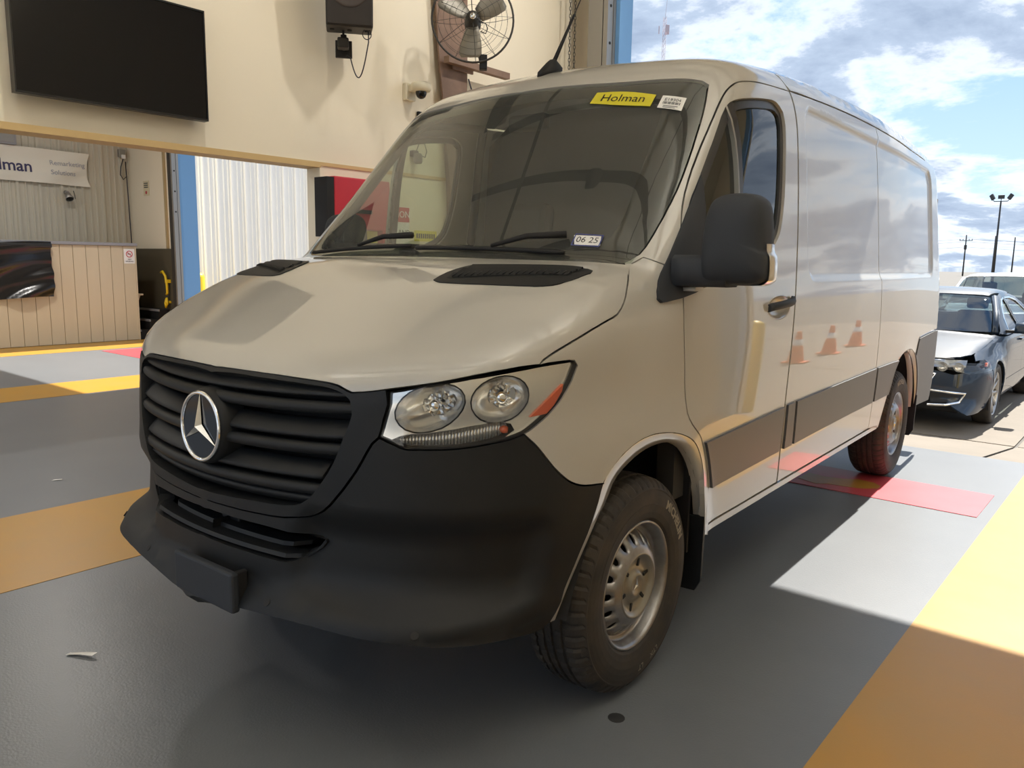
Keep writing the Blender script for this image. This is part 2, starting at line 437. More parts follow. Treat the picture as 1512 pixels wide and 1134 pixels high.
# dark wainscot and the yellow hook on the return wall
struct('trim_3', MB().box(-12.9, -11.21, 5.76, 5.799, 0, 1.58), WAINS)
struct('trim_4', MB().box(-11.62, -11.56, 5.77, 5.80, 1.58, 4.6).box(-11.35, -11.3, 5.77, 5.80, 1.58, 4.6), mat('door_frame_line', (.45, .34, .18), .5))
t = MB().tube([(-11.72, 5.70, 1.16), (-11.62, 5.68, 1.18), (-11.55, 5.69, 1.10), (-11.53, 5.70, .95), (-11.52, 5.70, .80), (-11.56, 5.70, .78)], .022, 8).box(-11.6, -11.5, 5.70, 5.76, .98, 1.04).tube([(-11.57, 5.7, .70), (-11.6, 5.69, .62), (-11.56, 5.68, .55), (-11.5, 5.68, .62), (-11.52, 5.68, .72)], .02, 8).box(-11.58, -11.52, 5.70, 5.76, .62, .66).build('door_pull', YELP)
tag(t, 'yellow curved pull handle and hook on the dark wainscot behind the booth', 'handle')
# exterior ground
struct('ground', MB().box(-160, 160, 5.8, 420, -.5, -.245), ASPH)
struct('yard', MB().box(-60, 60, -60, -5.65, -.3, -.012), YARD)
ap = empty('apron', (0, 0, 0)); ap['kind'] = 'structure'
GZ = -.23
for i, (x0, x1) in enumerate(((-26, -17.6), (-17.57, -9.2), (-9.17, -4.2), (-4.17, 1.2), (1.23, 6.4), (6.43, 12))):
    for j, (y0, y1) in enumerate(((5.8, 7.6), (7.63, 11.6), (11.63, 16), (16.03, 21), (21.03, 27))):
        za, zb = (-.003, GZ) if j == 0 else (GZ, GZ)
        za -= .001 * ((i + j) % 2); zb -= .001 * ((i + j) % 2)
        MB().add([(x0, y0, -.4), (x1, y0, -.4), (x1, y1, -.4), (x0, y1, -.4), (x0, y0, za), (x1, y0, za), (x1, y1, zb), (x0, y1, zb)], [(3, 2, 1, 0), (4, 5, 6, 7), (0, 1, 5, 4), (1, 2, 6, 5), (2, 3, 7, 6), (3, 0, 4, 7)]).build('concrete_slab', CONC, ap)
# ---- white ribbed building outside the far bay
t = empty('ribbed_building', (-12.1, 6.3, 0), PI / 2 + .10); tag(t, 'white ribbed metal building standing outside the far bay door', 'building')
prof = []; x = -.1
while x < 16:
    prof += [(x, 0), (x + .10, 0), (x + .115, -.015), (x + .135, -.015), (x + .15, 0), (x + .20, 0), (x + .215, -.015), (x + .235, -.015), (x + .25, 0), (x + .27, -.04), (x + .30, -.04), (x + .32, 0)]
    x += .32
n = len(prof)
MB().add([(px, d, z) for z in (-.3, 5.2) for px, d in prof], [(i, i + 1, n + i + 1, n + i) for i in range(n - 1)]).build('ribbed_siding', WHITEM, t)
MB().box(-.1, 16, .02, 8, -.3, 5.2).build('wall_core', WHITEM, t)
MB().box(-.1, 16.2, -.15, 8.2, 5.2, 5.4).build('roof', BLUEM, t)
def bollard(x, y, h, lab):
    t = MB().lathe([(0, h), (.06, h - .01), (.10, h - .045), (.112, h - .09), (.112, 0), (.115, -.25)], 24, Matrix.Rotation(-PI / 2, 4, 'Y')).build('bollard', YELP)
    t.location = (x, y, 0); tag(t, lab, 'bollard')
bollard(-11.75, 6.42, 1.16, 'yellow safety bollard in front of the white ribbed building')
bollard(2.55, 6.35, 1.05, 'yellow safety bollard at the right side of the near bay door')
# ================================================================== THINGS ON THE TV WALL
t = empty('television', (XW + .004, 1.01, 2.645)); tag(t, 'large flat black television mounted on the cream wall', 'television')
MB().box(.06, .10, -.545, .545, -.32, .325).build('screen', SCREEN, t)
f_ = MB()
for a in ((-.553, .553, .325, .335), (-.553, .553, -.332, -.32), (-.553, -.545, -.32, .325), (.545, .553, -.32, .325)): f_.box(.05, .106, *a)
f_.build('bezel', TVB, t)
MB().rbox(.0, .06, -.3, .3, -.18, .18, .01).build('wall_bracket', TVB, t)
# speaker
t = empty('speaker', (-2.47, 2.57, 3.06), math.radians(-38)); tag(t, 'black loudspeaker on a wall bracket left of the fan', 'speaker')
Ms = Matrix.Rotation(math.radians(6), 4, 'Y')
MB().rbox(-.17, .15, -.16, .16, .0, .62, .012, Ms).build('cabinet', mat('speaker_black', (.022, .019, .017), .6), t)
MB().rbox(.145, .16, -.15, .15, .012, .61, .005, Ms).build('grille', mat('speaker_mesh', (.028, .022, .018), .7, bump=(400, .6, .002)), t)
MB().lathe([(.0, .158), (.03, .160), (.035, .163), (.12, .1605), (.132, .165), (.14, .161)], 28, Ms @ Matrix.Translation((0, 0, .26))).build('driver_cone', mat('cone_dark', (.05, .035, .027), .6), t)
for y in (-.12, 0, .12): MB().cyl((.02, y, -.012), (.02, y, .01), .016).build('foot', BLACK, t)
MB().box(-.08, -.03, -.05, -.035, -.08, .02).rbox(-.11, -.01, -.085, -.005, -.115, -.045, .01).rbox(-.19, -.165, -.10, .02, -.15, -.03, .004).cyl((-.06, -.04, -.02), (-.06, -.04, -.08), .022).cyl((-.16, -.04, -.085), (-.08, -.04, -.08), .02).build('bracket', mat('bracket_black', (.03, .026, .023), .45, .3), t)
cp = [(-.17, -.02, -.13)] + [(-.13 + .2 * u, .0 + .13 * u, -.13 - .20 * math.sin(PI * u) + .04 * u) for u in np.linspace(.05, 1, 14)] + [(.07, .13, -.02)]
MB().tube(cp, .0045, 6).build('cable', INK, t)
MB().tube([(.06, .12 + .03 * math.cos(q), -.035 + .035 * math.sin(q)) for q in np.linspace(0, 2 * PI, 17)[:-1]], .0035, 5, True).build('cable_loop', INK, t)
# steel column with tapering depth, fan on a cross bar
t = empty('steel_column', (XW, 3.9, 0)); tag(t, 'rusty brown tapered steel column on the cream wall behind the fan', 'column')
col_o = t
MB().prism([(-.07, 0), (-.085, 2.0), (-.105, 2.2), (-.14, 2.48), (-.17, 2.75), (-.225, 3.1), (-.25, 3.4), (-.40, 5.1), (.10, 5.1), (.115, 3.1), (.105, 2.0), (.10, 0)], .0, .02, lambda a, b, t_: (.052 + t_, a, b)).build('flange', RUSTM, t)
MB().prism([(-.05, 0), (-.065, 2.0), (-.15, 3.1), (-.36, 5.1), (.08, 5.1), (.085, 2.0), (.08, 0)], .002, .052, lambda a, b, t_: (t_, a, b)).build('web', RUSTM, t)
t = empty('fan_bar', (-2.63, 4.05, 3.10)); tag(t, 'red brown steel bar under the fan on the column', 'bar')
MB().box(-.01, .05, -.36, .42, -.022, .03).build('bar', RUSTM, t)
MB().box(-.028, -.01, -.25, .0, -.05, .05).build('weld_plate', RUSTM, t)
fc = Vector((-2.17, 3.53, 3.30))
cd = (Vector((2.2247, -1.2124, 1.4619)) - fc); cd.z *= .3; cd.normalize()
t = empty('wall_fan', fc); tag(t, 'round wire cage industrial fan with grey blades on the brown column', 'fan')
Mf = frame((0, 0, 0), Vector((0, 0, 1)).cross(cd), Vector((0, 0, 1)))   # x right, y up, z towards viewer
FR = .315
def ringp(r, z, n=48): return [tuple(Mf @ Vector((r * math.cos(2 * PI * i / n), r * math.sin(2 * PI * i / n), z))) for i in range(n)]
MB().tube(ringp(FR, 0), .008, 6, True).build('cage_rim', DKSTEEL, t)
c = MB()
for k in range(1, 7):
    r = FR * k / 7; zf = .075 * (1 - (r / FR) ** 2)
    c.tube(ringp(r, zf, 40), .0011, 4, True)
    if k % 2 == 0: c.tube(ringp(r, -.11 * (1 - (r / FR) ** 3), 40), .0011, 4, True)
for k in range(12):
    a = 2 * PI * k / 12 + .08
    P = [Mf @ Vector((FR * u * math.cos(a), FR * u * math.sin(a), .075 * (1 - u * u))) for u in (.1, .3, .5, .7, .85, 1)]
    c.tube(P, .0022 if k % 2 else .0014, 5)
    P = [Mf @ Vector((FR * u * math.cos(a), FR * u * math.sin(a), -.11 * (1 - u ** 3))) for u in (.2, .5, .8, 1)]
    c.tube(P, .0018, 5)
c.build('cage_wire', DKSTEEL, t, 'stuff')
FB = mat('fan_blade', (.30, .28, .235), .45, .3)
for a in (math.radians(146), math.radians(38), math.radians(266)):
    ca, sa = math.cos(a), math.sin(a)
    rings = []
    for r, wd in ((.055, .045), (.10, .062), (.18, .082), (.25, .088), (.278, .07)):
        rings.append([tuple(Mf @ Vector((r * ca - q * wd * sa, r * sa + q * wd * ca, q * .035 + e))) for q, e in ((-1, 0), (-.3, .004), (.4, .004), (1, 0), (1, -.003), (.4, -.001), (-.3, -.001), (-1, -.003))])
    MB().loft(rings).build('blade', FB, t)
MB().lathe([(0, .10), (.022, .098), (.028, .085), (.05, .06), (.055, -.02), (.065, -.04), (.065, -.15), (.05, -.17), (0, -.17)], 20, Mf @ Matrix.Rotation(-PI / 2, 4, 'Y')).build('motor', DKSTEEL, t)
MB().lathe([(0, .108), (.018, .106), (.024, .098), (.024, .09)], 16, Mf @ Matrix.Rotation(-PI / 2, 4, 'Y')).build('hub_cap', CHROME, t)
MB().tube([Mf @ Vector(p) for p in ((0, -.06, -.12), (.04, -.12, -.15), (.06, -.24, -.13), (.07, -.30, -.06))], .016, 8).build('yoke', DKSTEEL, t)
MB().rbox(-.03, .03, -.035, .035, -.02, .09, .006, Mf @ Matrix.Translation((.085, -.27, -.04)) @ Matrix.Rotation(PI / 2, 4, 'X')).build('mount_clamp', BLACK, t)
MB().tube([Mf @ Vector(p) for p in ((.04, -.02, .03), (.10, -.03, .02), (.115, -.07, .02), (.10, -.10, .0), (.06, -.08, -.02))], .004, 5).build('cable', BLACK, t)
# dome security camera
def dome(y, z, lab):
    t = empty('security_camera', (XW, y, z)); tag(t, lab, 'camera')
    MB().rbox(.0, .045, -.055, .055, -.085, .05, .008).build('wall_plate', CAMW, t)
    MB().rbox(.04, .11, -.03, .03, -.02, .035, .008).build('arm', CAMW, t)
    Md = Matrix.Translation((.13, .03, .02)) @ Matrix.Rotation(-PI / 2, 4, 'Y')
    MB().lathe([(0, .03), (.07, .028), (.082, .015), (.082, -.02), (.07, -.04), (.0, -.042)], 24, Md).build('housing', CAMW, t)
    MB().lathe([(.045, -.04), (.044, -.06), (.034, -.082), (.018, -.094), (0, -.097)], 20, Md).build('dome', GLOSSB, t)
dome(3.38, 2.82, 'ivory dome security camera on the cream wall left of the brown column')
t = empty('sensor_light', (XW, 3.43, 2.28)); tag(t, 'small dark camera with a looped cord on the wall, seen through the van windows', 'camera')
MB().rbox(0, .05, -.03, .03, .02, .07, .006).build('mount', BLACK, t)
MB().lathe([(0, .05), (.03, .045), (.038, .02), (.038, -.02), (.03, -.035), (0, -.04)], 18, Matrix.Translation((.06, .01, 0)) @ Matrix.Rotation(-PI / 2, 4, 'Y')).build('head', mat('grey_head', (.12, .12, .11), .5), t)
MB().tube([(.03, .02, .07), (.03, .06, .15), (.02, .12, .15), (.02, .15, .08), (.02, .13, .03), (.03, .06, .04)], .004, 5).build('cord', INK, t)
t = empty('wall_clip', (XW, 3.50, 2.60)); tag(t, 'small black clip on the cream wall just above the van roof', 'clip')
MB().rbox(.0, .03, -.02, .02, -.07, .07, .004).build('body', BLACK, t)
MB().box(.03, .036, -.012, .012, -.05, .05).build('plate', PLAST, t)
# door chain
c = empty('door_chain', (-2.58, 5.40, 0)); tag(c, 'pair of hanging hoist chains beside the near bay door', 'chain')
for dy in (-.035, .045):
    m_ = MB()
    for i, z in enumerate(np.arange(2.6, 5.3, .034)):
        a = PI / 2 * (i % 2) + .4
        m_.tube([(math.cos(a) * .010 * math.cos(q), dy + math.sin(a) * .010 * math.cos(q), z + .022 * math.sin(q)) for q in np.linspace(0, 2 * PI, 9)[:-1]], .003, 4, True)
    m_.build('chain_strand', DKSTEEL, c, 'stuff')
# conduit behind the van roof on the column
t = empty('conduit', (-2.66, 4.03, 2.66)); tag(t, 'thin cable and small junction box on the right edge of the brown column', 'cable')
MB().tube([(.0, -.02, .35), (.01, .04, .2), (.03, .12, .08), (.02, .12, -.05), (.0, .02, -.1)], .006, 6).build('cable', INK, t)
MB().rbox(-.02, .04, -.01, .07, -.12, -.04, .006).build('junction_box', GALV, t)
# red cabinet and signs at the end of the low opening
t = empty('red_cabinet', (XW + .004, 2.78, 0)); tag(t, 'red steel cabinet with black side at the end of the low wall opening', 'cabinet')
MB().rbox(0.012, .15, -.27, .27, 1.68, 2.06, .01).build('body', REDP, t)
MB().box(.0, .15, -.335, -.272, 1.62, 2.05).build('side_panel', BLACK, t)
MB().box(.005, .15, .19, .27, .9, 1.68).build('post', REDP, t)
MB().box(.0, .10, -.03, .18, 1.5, 1.675).build('yellow_plate', mat('yellow_sign', (.75, .66, .06), .5), t)
MB().rbox(.14, .165, -.16, .08, 1.80, 1.83, .006).build('handle', BLACK, t)
def sign(name, y, z, wd, h, m, lab, cat='sign', x=XW, cr=.0):
    t = MB().box(x + .001, x + .006, y - wd / 2, y + wd / 2, z - h / 2, z + h / 2).build(name, m)
    return tag(t, lab, cat)
s = sign('notice_sign', 3.225, 1.71, .33, .36, WHITEP, 'white notice sign with red heading on the wall, seen through the van windows')
MB().box(XW + .006, XW + .008, 3.06, 3.39, 1.765, 1.885).build('heading', REDP, s)
letters('heading_text', 'CAUTION', .075, frame((XW + .010, 3.225, 1.825), (0, 1, 0), (0, 0, 1)), WHITEP, s)
letters('body_text', 'AND', .06, frame((XW + .008, 3.33, 1.68), (0, 1, 0), (0, 0, 1)), INK, s)
s = sign('yellow_sign', 3.58, 1.66, .26, .09, mat('yellow_sign_b', (.75, .66, .06), .5), 'narrow yellow sign with dark print on the wall, seen through the van windows')
b_ = MB()
for k in range(9): b_.box(XW + .006, XW + .007, 3.47 + k * .025, 3.487 + k * .025, 1.64, 1.68)
b_.build('print', INK, s, 'stuff')
s = sign('red_sign', 3.83, 1.72, .075, .34, REDP, 'narrow upright red sign with white print on the brown column', x=-2.678)
b_ = MB()
for k in range(9): b_.box(-2.672, -2.670, 3.81, 3.85, 1.59 + k * .031, 1.612 + k * .031)
b_.build('print', WHITEP, s, 'stuff')
# ================================================================== FAR LANE
t = empty('booth_counter', (-11.57, 5.18, 0)); tag(t, 'tall counter booth with vertical plank siding and grey top', 'counter')
MB().box(-1.0, .0, -4.2, -.005, 0, 1.61).build('carcass', BOOTH, t)
for i in range(21):
    y1 = -.012 - i * .2
    MB().box(.0, .02, y1 - .192, y1, .012, 1.605).build('plank', BOOTH, t)
MB().rbox(-1.06, .06, -4.25, .03, 1.61, 1.66, .008).build('top', GREYTOP, t)
MB().box(-.01, .028, -.012, .012, .0, 1.61).build('corner_strip', BOOTH, t)
t = empty('black_tarp', (-11.50, 2.6, 1.62)); tag(t, 'black plastic sheet draped over the front of the booth', 'tarp')
g = []; NU, NV = 44, 30
for j in range(NV + 1):
    for i in range(NU + 1):
        u, v = i / NU, j / NV
        y = -1.2 + 2.42 * u; z = -.02 - .86 * v - .05 * math.sin(u * 5)
        x = .04 + .028 * math.sin(9 * u + 7 * v * u) * min(1, v * 3 + .2) + .035 * math.sin(5 * v + 11 * u) * v + .02 * math.sin(22 * u * v + 3 * v)
        g.append((max(x, .012), y, z))
MB().add(g, [(j * (NU + 1) + i, j * (NU + 1) + i + 1, (j + 1) * (NU + 1) + i + 1, (j + 1) * (NU + 1) + i) for j in range(NV) for i in range(NU)], True).build('sheet', mat('black_sheet', (.012, .012, .013), .22), t, fix=False)
MB().rbox(.0, .07, -1.2, 1.23, -.07, .0, .02).build('rolled_edge', mat('black_sheet_b', (.02, .02, .02), .4), t)
# no smoking sign on the booth
s = MB().box(-11.549, -11.544, 4.985, 5.165, 1.315, 1.56).build('no_smoking_sign', WHITEP)
tag(s, 'white no smoking sign at the right end of the booth', 'sign')
Mk = frame((-11.542, 5.075, 1.475), (0, 1, 0), (0, 0, 1))
r_ = MB().tube([tuple(Mk @ Vector((.05 * math.cos(a), .05 * math.sin(a), 0))) for a in np.linspace(0, 2 * PI, 29)[:-1]], .006, 5, True)
r_.tube([tuple(Mk @ Vector((-.035, .035, 0))), tuple(Mk @ Vector((.035, -.035, 0)))], .005, 5)
r_.build('prohibition_ring', REDP, s)
MB().box(-11.5435, -11.541, 5.045, 5.10, 1.47, 1.482).build('cigarette', INK, s)
letters('sign_text', 'NO', .035, frame((-11.543, 5.075, 1.385), (0, 1, 0), (0, 0, 1)), INK, s)
letters('sign_text', 'SMOKING', .03, frame((-11.543, 5.075, 1.35), (0, 1, 0), (0, 0, 1)), INK, s)
# banner
t = empty('banner', (-12.90, 3.3, 2.94)); tag(t, 'white banner with dark lettering tied to the ribbed wall above the booth', 'banner')
g = []; NU, NV = 60, 14
def bx(y, v): return .018 * math.sin(5 * y + 3 * v) + .012 * math.sin(13 * y * .6 + 6 * v) + .012 * math.sin(9 * v + 2 * y)
for j in range(NV + 1):
    for i in range(NU + 1):
        u, v = i / NU, j / NV
        y = -1.9 + 3.68 * u; z = .285 - .57 * v - .01 * math.sin(7 * u)
        if u > .9: y -= .05 * math.sin(v * PI) * (u - .9) * 10
        g.append((bx(y, v), y, z))
MB().add(g, [(j * (NU + 1) + i, j * (NU + 1) + i + 1, (j + 1) * (NU + 1) + i + 1, (j + 1) * (NU + 1) + i) for j in range(NV) for i in range(NU)], True).build('sheet', mat('banner_vinyl', (.80, .76, .66), .5), t, fix=False)
def on_banner(name, txt, size, y, z, m, **k):
    def wp(v):
        yy_ = y + v.x; zz_ = z + v.y
        return (bx(yy_, (.285 - zz_) / .57) + .008 + v.z, yy_, zz_)
    vs, fs = text_mesh(txt, size, None, warp=wp, **k)
    MB().add(vs, fs).build(name, m, t, fix=False)
on_banner('lettering', 'Holman', .27, .85, -.03, INKB, align='RIGHT', bold=.004)
on_banner('lettering', 'Remarketing', .112, 1.12, .07, INKG, align='LEFT')
on_banner('lettering', 'Solutions', .112, 1.12, -.09, INKG, align='LEFT')
t = empty('spot_lamp', (-12.93, 4.66, 2.50)); tag(t, 'small silver wall spotlight under the banner', 'lamp')
MB().cyl((0, 0, .03), (.08, .0, .02), .035).build('base', GALV, t)
MB().lathe([(0, 0), (.04, 0), (.05, .03), (.065, .12), (.06, .12)], 18, Matrix.Translation((.09, .0, .0)) @ Matrix.Rotation(.9, 4, 'Y')).build('lamp_head', GALV, t)
MB().tube([(.05, .05, .0), (.1, .12, -.08), (.08, .10, .06)], .008, 5).build('arm', DKSTEEL, t)
t = empty('wall_box', (-12.94, 3.55, 3.36)); tag(t, 'grey electrical box on the ribbed wall above the banner', 'box')
MB().rbox(0, .12, -.4, .36, -.12, .13, .01).build('body', GREYTOP, t)
MB().rbox(.12, .13, -.36, .32, -.09, .10, .004).build('cover', GALV, t)
t = empty('wall_socket', (-12.94, 5.66, 3.25)); tag(t, 'wall socket with a looped hanging cable in the far corner', 'socket')
MB().rbox(.0, .08, -.06, .06, -.02, .12, .008).build('socket_box', GALV, t)
MB().rbox(.08, .13, -.03, .03, -.05, .02, .006).build('plug', WHITEP, t)
MB().tube([(.10, .0, -.04), (.09, -.05, -.2), (.08, -.06, -.34), (.08, -.01, -.42), (.08, .05, -.36), (.07, .05, -.1), (.06, .06, -.35), (.05, .08, -1.2), (.05, .1, -2.2)], .010, 6).build('cable', INK, t)
s = MB().box(-12.40, -12.19, 5.79, 5.797, 2.53, 2.79).build('paper_notice', mat('notice_paper', (.70, .62, .42), .6)); tag(s, 'small paper notice on the cream return wall', 'notice')
b_ = MB()
for k in range(3): b_.box(-12.37, -12.22, 5.787, 5.79, 2.74 - k * .035, 2.755 - k * .035)
b_.build('print', INK, s, 'stuff')
MB().cyl((-12.295, 5.79, 2.585), (-12.295, 5.786, 2.585), .03).build('red_mark', REDP, s)
t = empty('steps', (-11.95, 5.22, 0)); tag(t, 'dark steps with pale edges behind the right end of the booth', 'steps')
for k in range(3):
    MB().box(-.9, .35 - .0 * k, -.0 + .17 * k, .55, .17 * k, .17 * k + .165).build('tread', BLACK, t)
    MB().box(-.9, .352, -.006 + .17 * k, .02 + .17 * k, .17 * k + .135, .17 * k + .172).build('tread_edge', GREYTOP, t)
t = empty('wall_shelf', (-11.75, 5.2, .78)); tag(t, 'small pale shelf fixed to the end of the booth', 'shelf')
MB().rbox(-.3, .12, .0, .12, -.015, .015, .004).build('board', BOOTH, t)
MB().prism([(0, -.012), (.10, -.012), (0, -.3)], -.05, .05, lambda a, b, q: (q, a, b)).build('bracket', BOOTH, t)
# litter on the floor
s = MB().add([(-.06, -.012, .004), (.05, -.016, .012), (.058, .004, .016), (.01, .012, .009), (-.055, .008, .003), (-.0, -.012, .011)], [(0, 5, 4), (5, 3, 4), (5, 1, 2, 3)]).build('paper_scrap', WHITEP, fix=False, loc=(-.716, -.125, 0), rz=math.radians(32)); tag(s, 'white paper scrap on the grey floor in front of the van', 'paper')
s = MB().add([(-.03, -.012, .003), (.03, -.008, .006), (.03, .01, .005), (-.02, .014, .003)], [(0, 1, 2, 3)]).build('paper_scrap', WHITEP, fix=False, loc=(-3.24, .73, 0), rz=1.); tag(s, 'tiny white scrap on the floor beyond the yellow stripe', 'paper')
s = MB().cyl((0, 0, 0), (0, 0, .0012), .028, 14).build('oil_spot', mat('dark_spot', (.03, .03, .03), .5)); s.location = (.985, .837, .0); tag(s, 'small dark spot on the grey floor near the front wheel', 'stain')
# ================================================================== OUTSIDE
def cone(x, y, lab):
    t = empty('traffic_cone', (x, y, GZ)); tag(t, lab, 'cone', None)
    OR = mat('cone_orange', (.80, .16, .03), .5)
    MB().rbox(-.19, .19, -.19, .19, 0, .035, .01).build('base', OR, t)
    Mz = Matrix.Rotation(-PI / 2, 4, 'Y')
    MB().lathe([(.15, .03), (.14, .06), (.035, .70), (.025, .71), (.02, .70)], 24, Mz).build('body', OR, t)
    MB().lathe([(.088, .385), (.068, .52), (.064, .52)], 24, Mz).build('collar', WHITEP, t)
for i, (x, y) in enumerate(((3.85, 12.3), (3.8, 14.2), (3.8, 16.2))):
    cone(x, y, ['nearest of the orange cones outside, mirrored in the van side', 'middle orange cone outside, mirrored in the van side', 'farthest orange cone outside, mirrored in the van side'][i])
def light_pole(x, y, h):
    t = empty('light_pole', (x, y, 0)); tag(t, 'tall dark floodlight pole rising behind the white vehicle', 'pole')
    MB().cyl((0, 0, -.3), (0, 0, h), .16, 10, .09).build('pole', DKSTEEL, t)
    MB().box(-.75, .75, -.05, .05, h - .05, h + .05).build('cross_arm', DKSTEEL, t)
    for dx, ry in ((-1.0, -.5), (0., 0.), (1.0, .5)):
        MB().rbox(-.36, .36, -.12, .12, -.24, .24, .03, Matrix.Translation((dx, 0, h + .55)) @ Matrix.Rotation(ry, 4, 'Z') @ (Matrix.Rotation(-1.0 * (dx > 0) + 1.0 * (dx < 0), 4, 'Y') if dx else Matrix.Identity(4))).build('floodlight', DKSTEEL, t)
        MB().cyl((dx * .75, 0, h), (dx, 0, h + .4), .04).build('bracket', DKSTEEL, t)
def util_pole(x, y, h, lab, arm=True):
    t = empty('utility_pole', (x, y, 0)); tag(t, lab, 'pole')
    MB().cyl((0, 0, -.3), (0, 0, h), .17, 8, .12).build('pole', DKSTEEL, t)
    if arm:
        MB().box(-1.3, 1.3, -.07, .07, h - 1.3, h - 1.15).build('cross_arm', DKSTEEL, t)
        for dx in (-1.2, -.6, .6, 1.2): MB().cyl((dx, 0, h - 1.15), (dx, 0, h - .85), .06).build('insulator', DKSTEEL, t)
        MB().rbox(-.25, .25, -.25, .25, h - 3.2, h - 2.2, .05).build('transformer', DKSTEEL, t)
# ================================================================== BODY SURFACES
def spl(xs, ys):
    xs = np.asarray(xs, float); ys = np.asarray(ys, float); n = len(xs); h = np.diff(xs)
    A = np.eye(n); b = np.zeros(n)
    for i in range(1, n - 1):
        A[i, i - 1] = h[i - 1]; A[i, i] = 2 * (h[i - 1] + h[i]); A[i, i + 1] = h[i]
        b[i] = 6 * ((ys[i + 1] - ys[i]) / h[i] - (ys[i] - ys[i - 1]) / h[i - 1])
    m = np.linalg.solve(A, b)
    def g(x):
        x = np.asarray(x, float); i = np.clip(np.searchsorted(xs, x) - 1, 0, n - 2)
        xc = np.clip(x, xs[0], xs[-1]); d = xc - xs[i]; e = xs[i + 1] - xc
        v = (m[i] * e**3 + m[i + 1] * d**3) / (6 * h[i]) + (ys[i] / h[i] - m[i] * h[i] / 6) * e + (ys[i + 1] / h[i] - m[i + 1] * h[i] / 6) * d
        s0 = (ys[1] - ys[0]) / h[0] - h[0] * (2 * m[0] + m[1]) / 6; s1 = (ys[-1] - ys[-2]) / h[-1] + h[-1] * (m[-2] + 2 * m[-1]) / 6
        return v + np.where(x < xs[0], (x - xs[0]) * s0, 0) + np.where(x > xs[-1], (x - xs[-1]) * s1, 0)
    return g
def smax(a, b, k):
    h = np.maximum(k - np.abs(a - b), 0) / k
    return np.maximum(a, b) + h * h * h * k / 6
def smin(a, b, k): return -smax(-a, -b, k)
def sst(x, a, b):
    t = np.clip((x - a) / (b - a), 0, 1); return t * t * (3 - 2 * t)
SZ=spl([.2,.33,.5,.8,1.05,1.3,1.45,1.7,2.0,2.2,2.45],[.945,.965,.985,1.0,1.005,1.0,.990,.970,.943,.920,.88])
FZ=spl([.15,.3,.5,.7,.957,1.137,1.3],[.10,.03,-.02,-.01,0.0,.03,.10])
HY=spl([-.15,.03,.12,.3,.576,.733,.88,1.2],[.99,1.137,1.195,1.285,1.405,1.453,1.478,1.51])
RY=spl([1.2,1.7,2.2,2.8,3.6,4.6,5.4,6.0],[2.26,2.312,2.373,2.42,2.452,2.455,2.432,2.39])
def fbody(P):
    x=np.abs(P[...,0]);y=P[...,1];z=P[...,2]
    S=SZ(z)-.035*sst(y,4.0,6.0)*sst(z,.3,2.2)-.020*sst(y,4.3,6)
    for wy in (1.004,4.669):
        r=np.hypot(y-wy,z-.375)
        S=S+.016*np.exp(-((r-.445)/.07)**2)*sst(z,.2,.45)
    side=x-S
    front=(FZ(z)+.27*x*x-y)*.93
    hood=(z-(HY(y)-(.10-.06*sst(y,.1,1.0))*x*x))*.9
    L=smax(front,hood,.10)
    ws=(.88+(z-1.47)*.93+.2*x*x-y)*.73
    roof=z-(RY(y)-.05*x*x-.03*x**6)
    K=smax(ws,roof,.22)
    M=smin(L,K,.05)
    k=.60+.12*sst(z,.7,1.0)-.42*sst(z,1.0,1.3)+.04*sst(z,1.45,1.75)
    o=smax(M,side,k)
    return smax(o,(y-5.88+.03*sst(z,1.2,2.4))*1.0,.15)

def rbox_sd(u, v, cu, cv, hu, hv, r):
    a = np.abs(u - cu) - hu + r; b = np.abs(v - cv) - hv + r
    return np.hypot(np.maximum(a, 0), np.maximum(b, 0)) + np.minimum(np.maximum(a, b), 0) - r
def fvan(P):
    """van body with its pressed-in side panels, bumper scoops and swage line"""
    x = np.abs(P[..., 0]); y = P[..., 1]; z = P[..., 2]
    o = fbody(P)
    d = rbox_sd(y, z, 3.985, 1.79, 1.51, .385, .09)
    o = o + .017 * sst(-d, -.022, .022) * (x > .6)
    th = np.arctan2(x, 1.0 - y)
    d = rbox_sd(th, z, .72 + .15 * (z - .64), .64, .33, .105, .07)
    o = o + .036 * sst(-d, -.045, .055) * (y < 1.0)
    o = o - .010 * sst(z, .44, .475) * (1 - sst(z, .50, .535)) * (y < .72)
    return o
def grad(P, fn, e=1e-3):
    g = np.stack([fn(P + np.eye(3)[i] * e) - fn(P - np.eye(3)[i] * e) for i in range(3)], -1)
    return g / np.maximum(np.linalg.norm(g, axis=-1, keepdims=True), 1e-9)
def cast(O, Dr, t1, fn, n=70):
    N = len(Dr); lo = np.zeros(N); hi = np.full(N, t1); act = np.ones(N, bool); prev = fn(O)
    ts = np.linspace(0, t1, n)
    for a, b in zip(ts[:-1], ts[1:]):
        cur = fn(O + b * Dr); hit = act & (prev > 0) & (cur <= 0); lo[hit] = a; hi[hit] = b; act &= ~hit; prev = cur
    for _ in range(24):
        m = (lo + hi) / 2; up = fn(O + m[:, None] * Dr) > 0
        lo = np.where(up, m, lo); hi = np.where(up, hi, m)
    return O + lo[:, None] * Dr
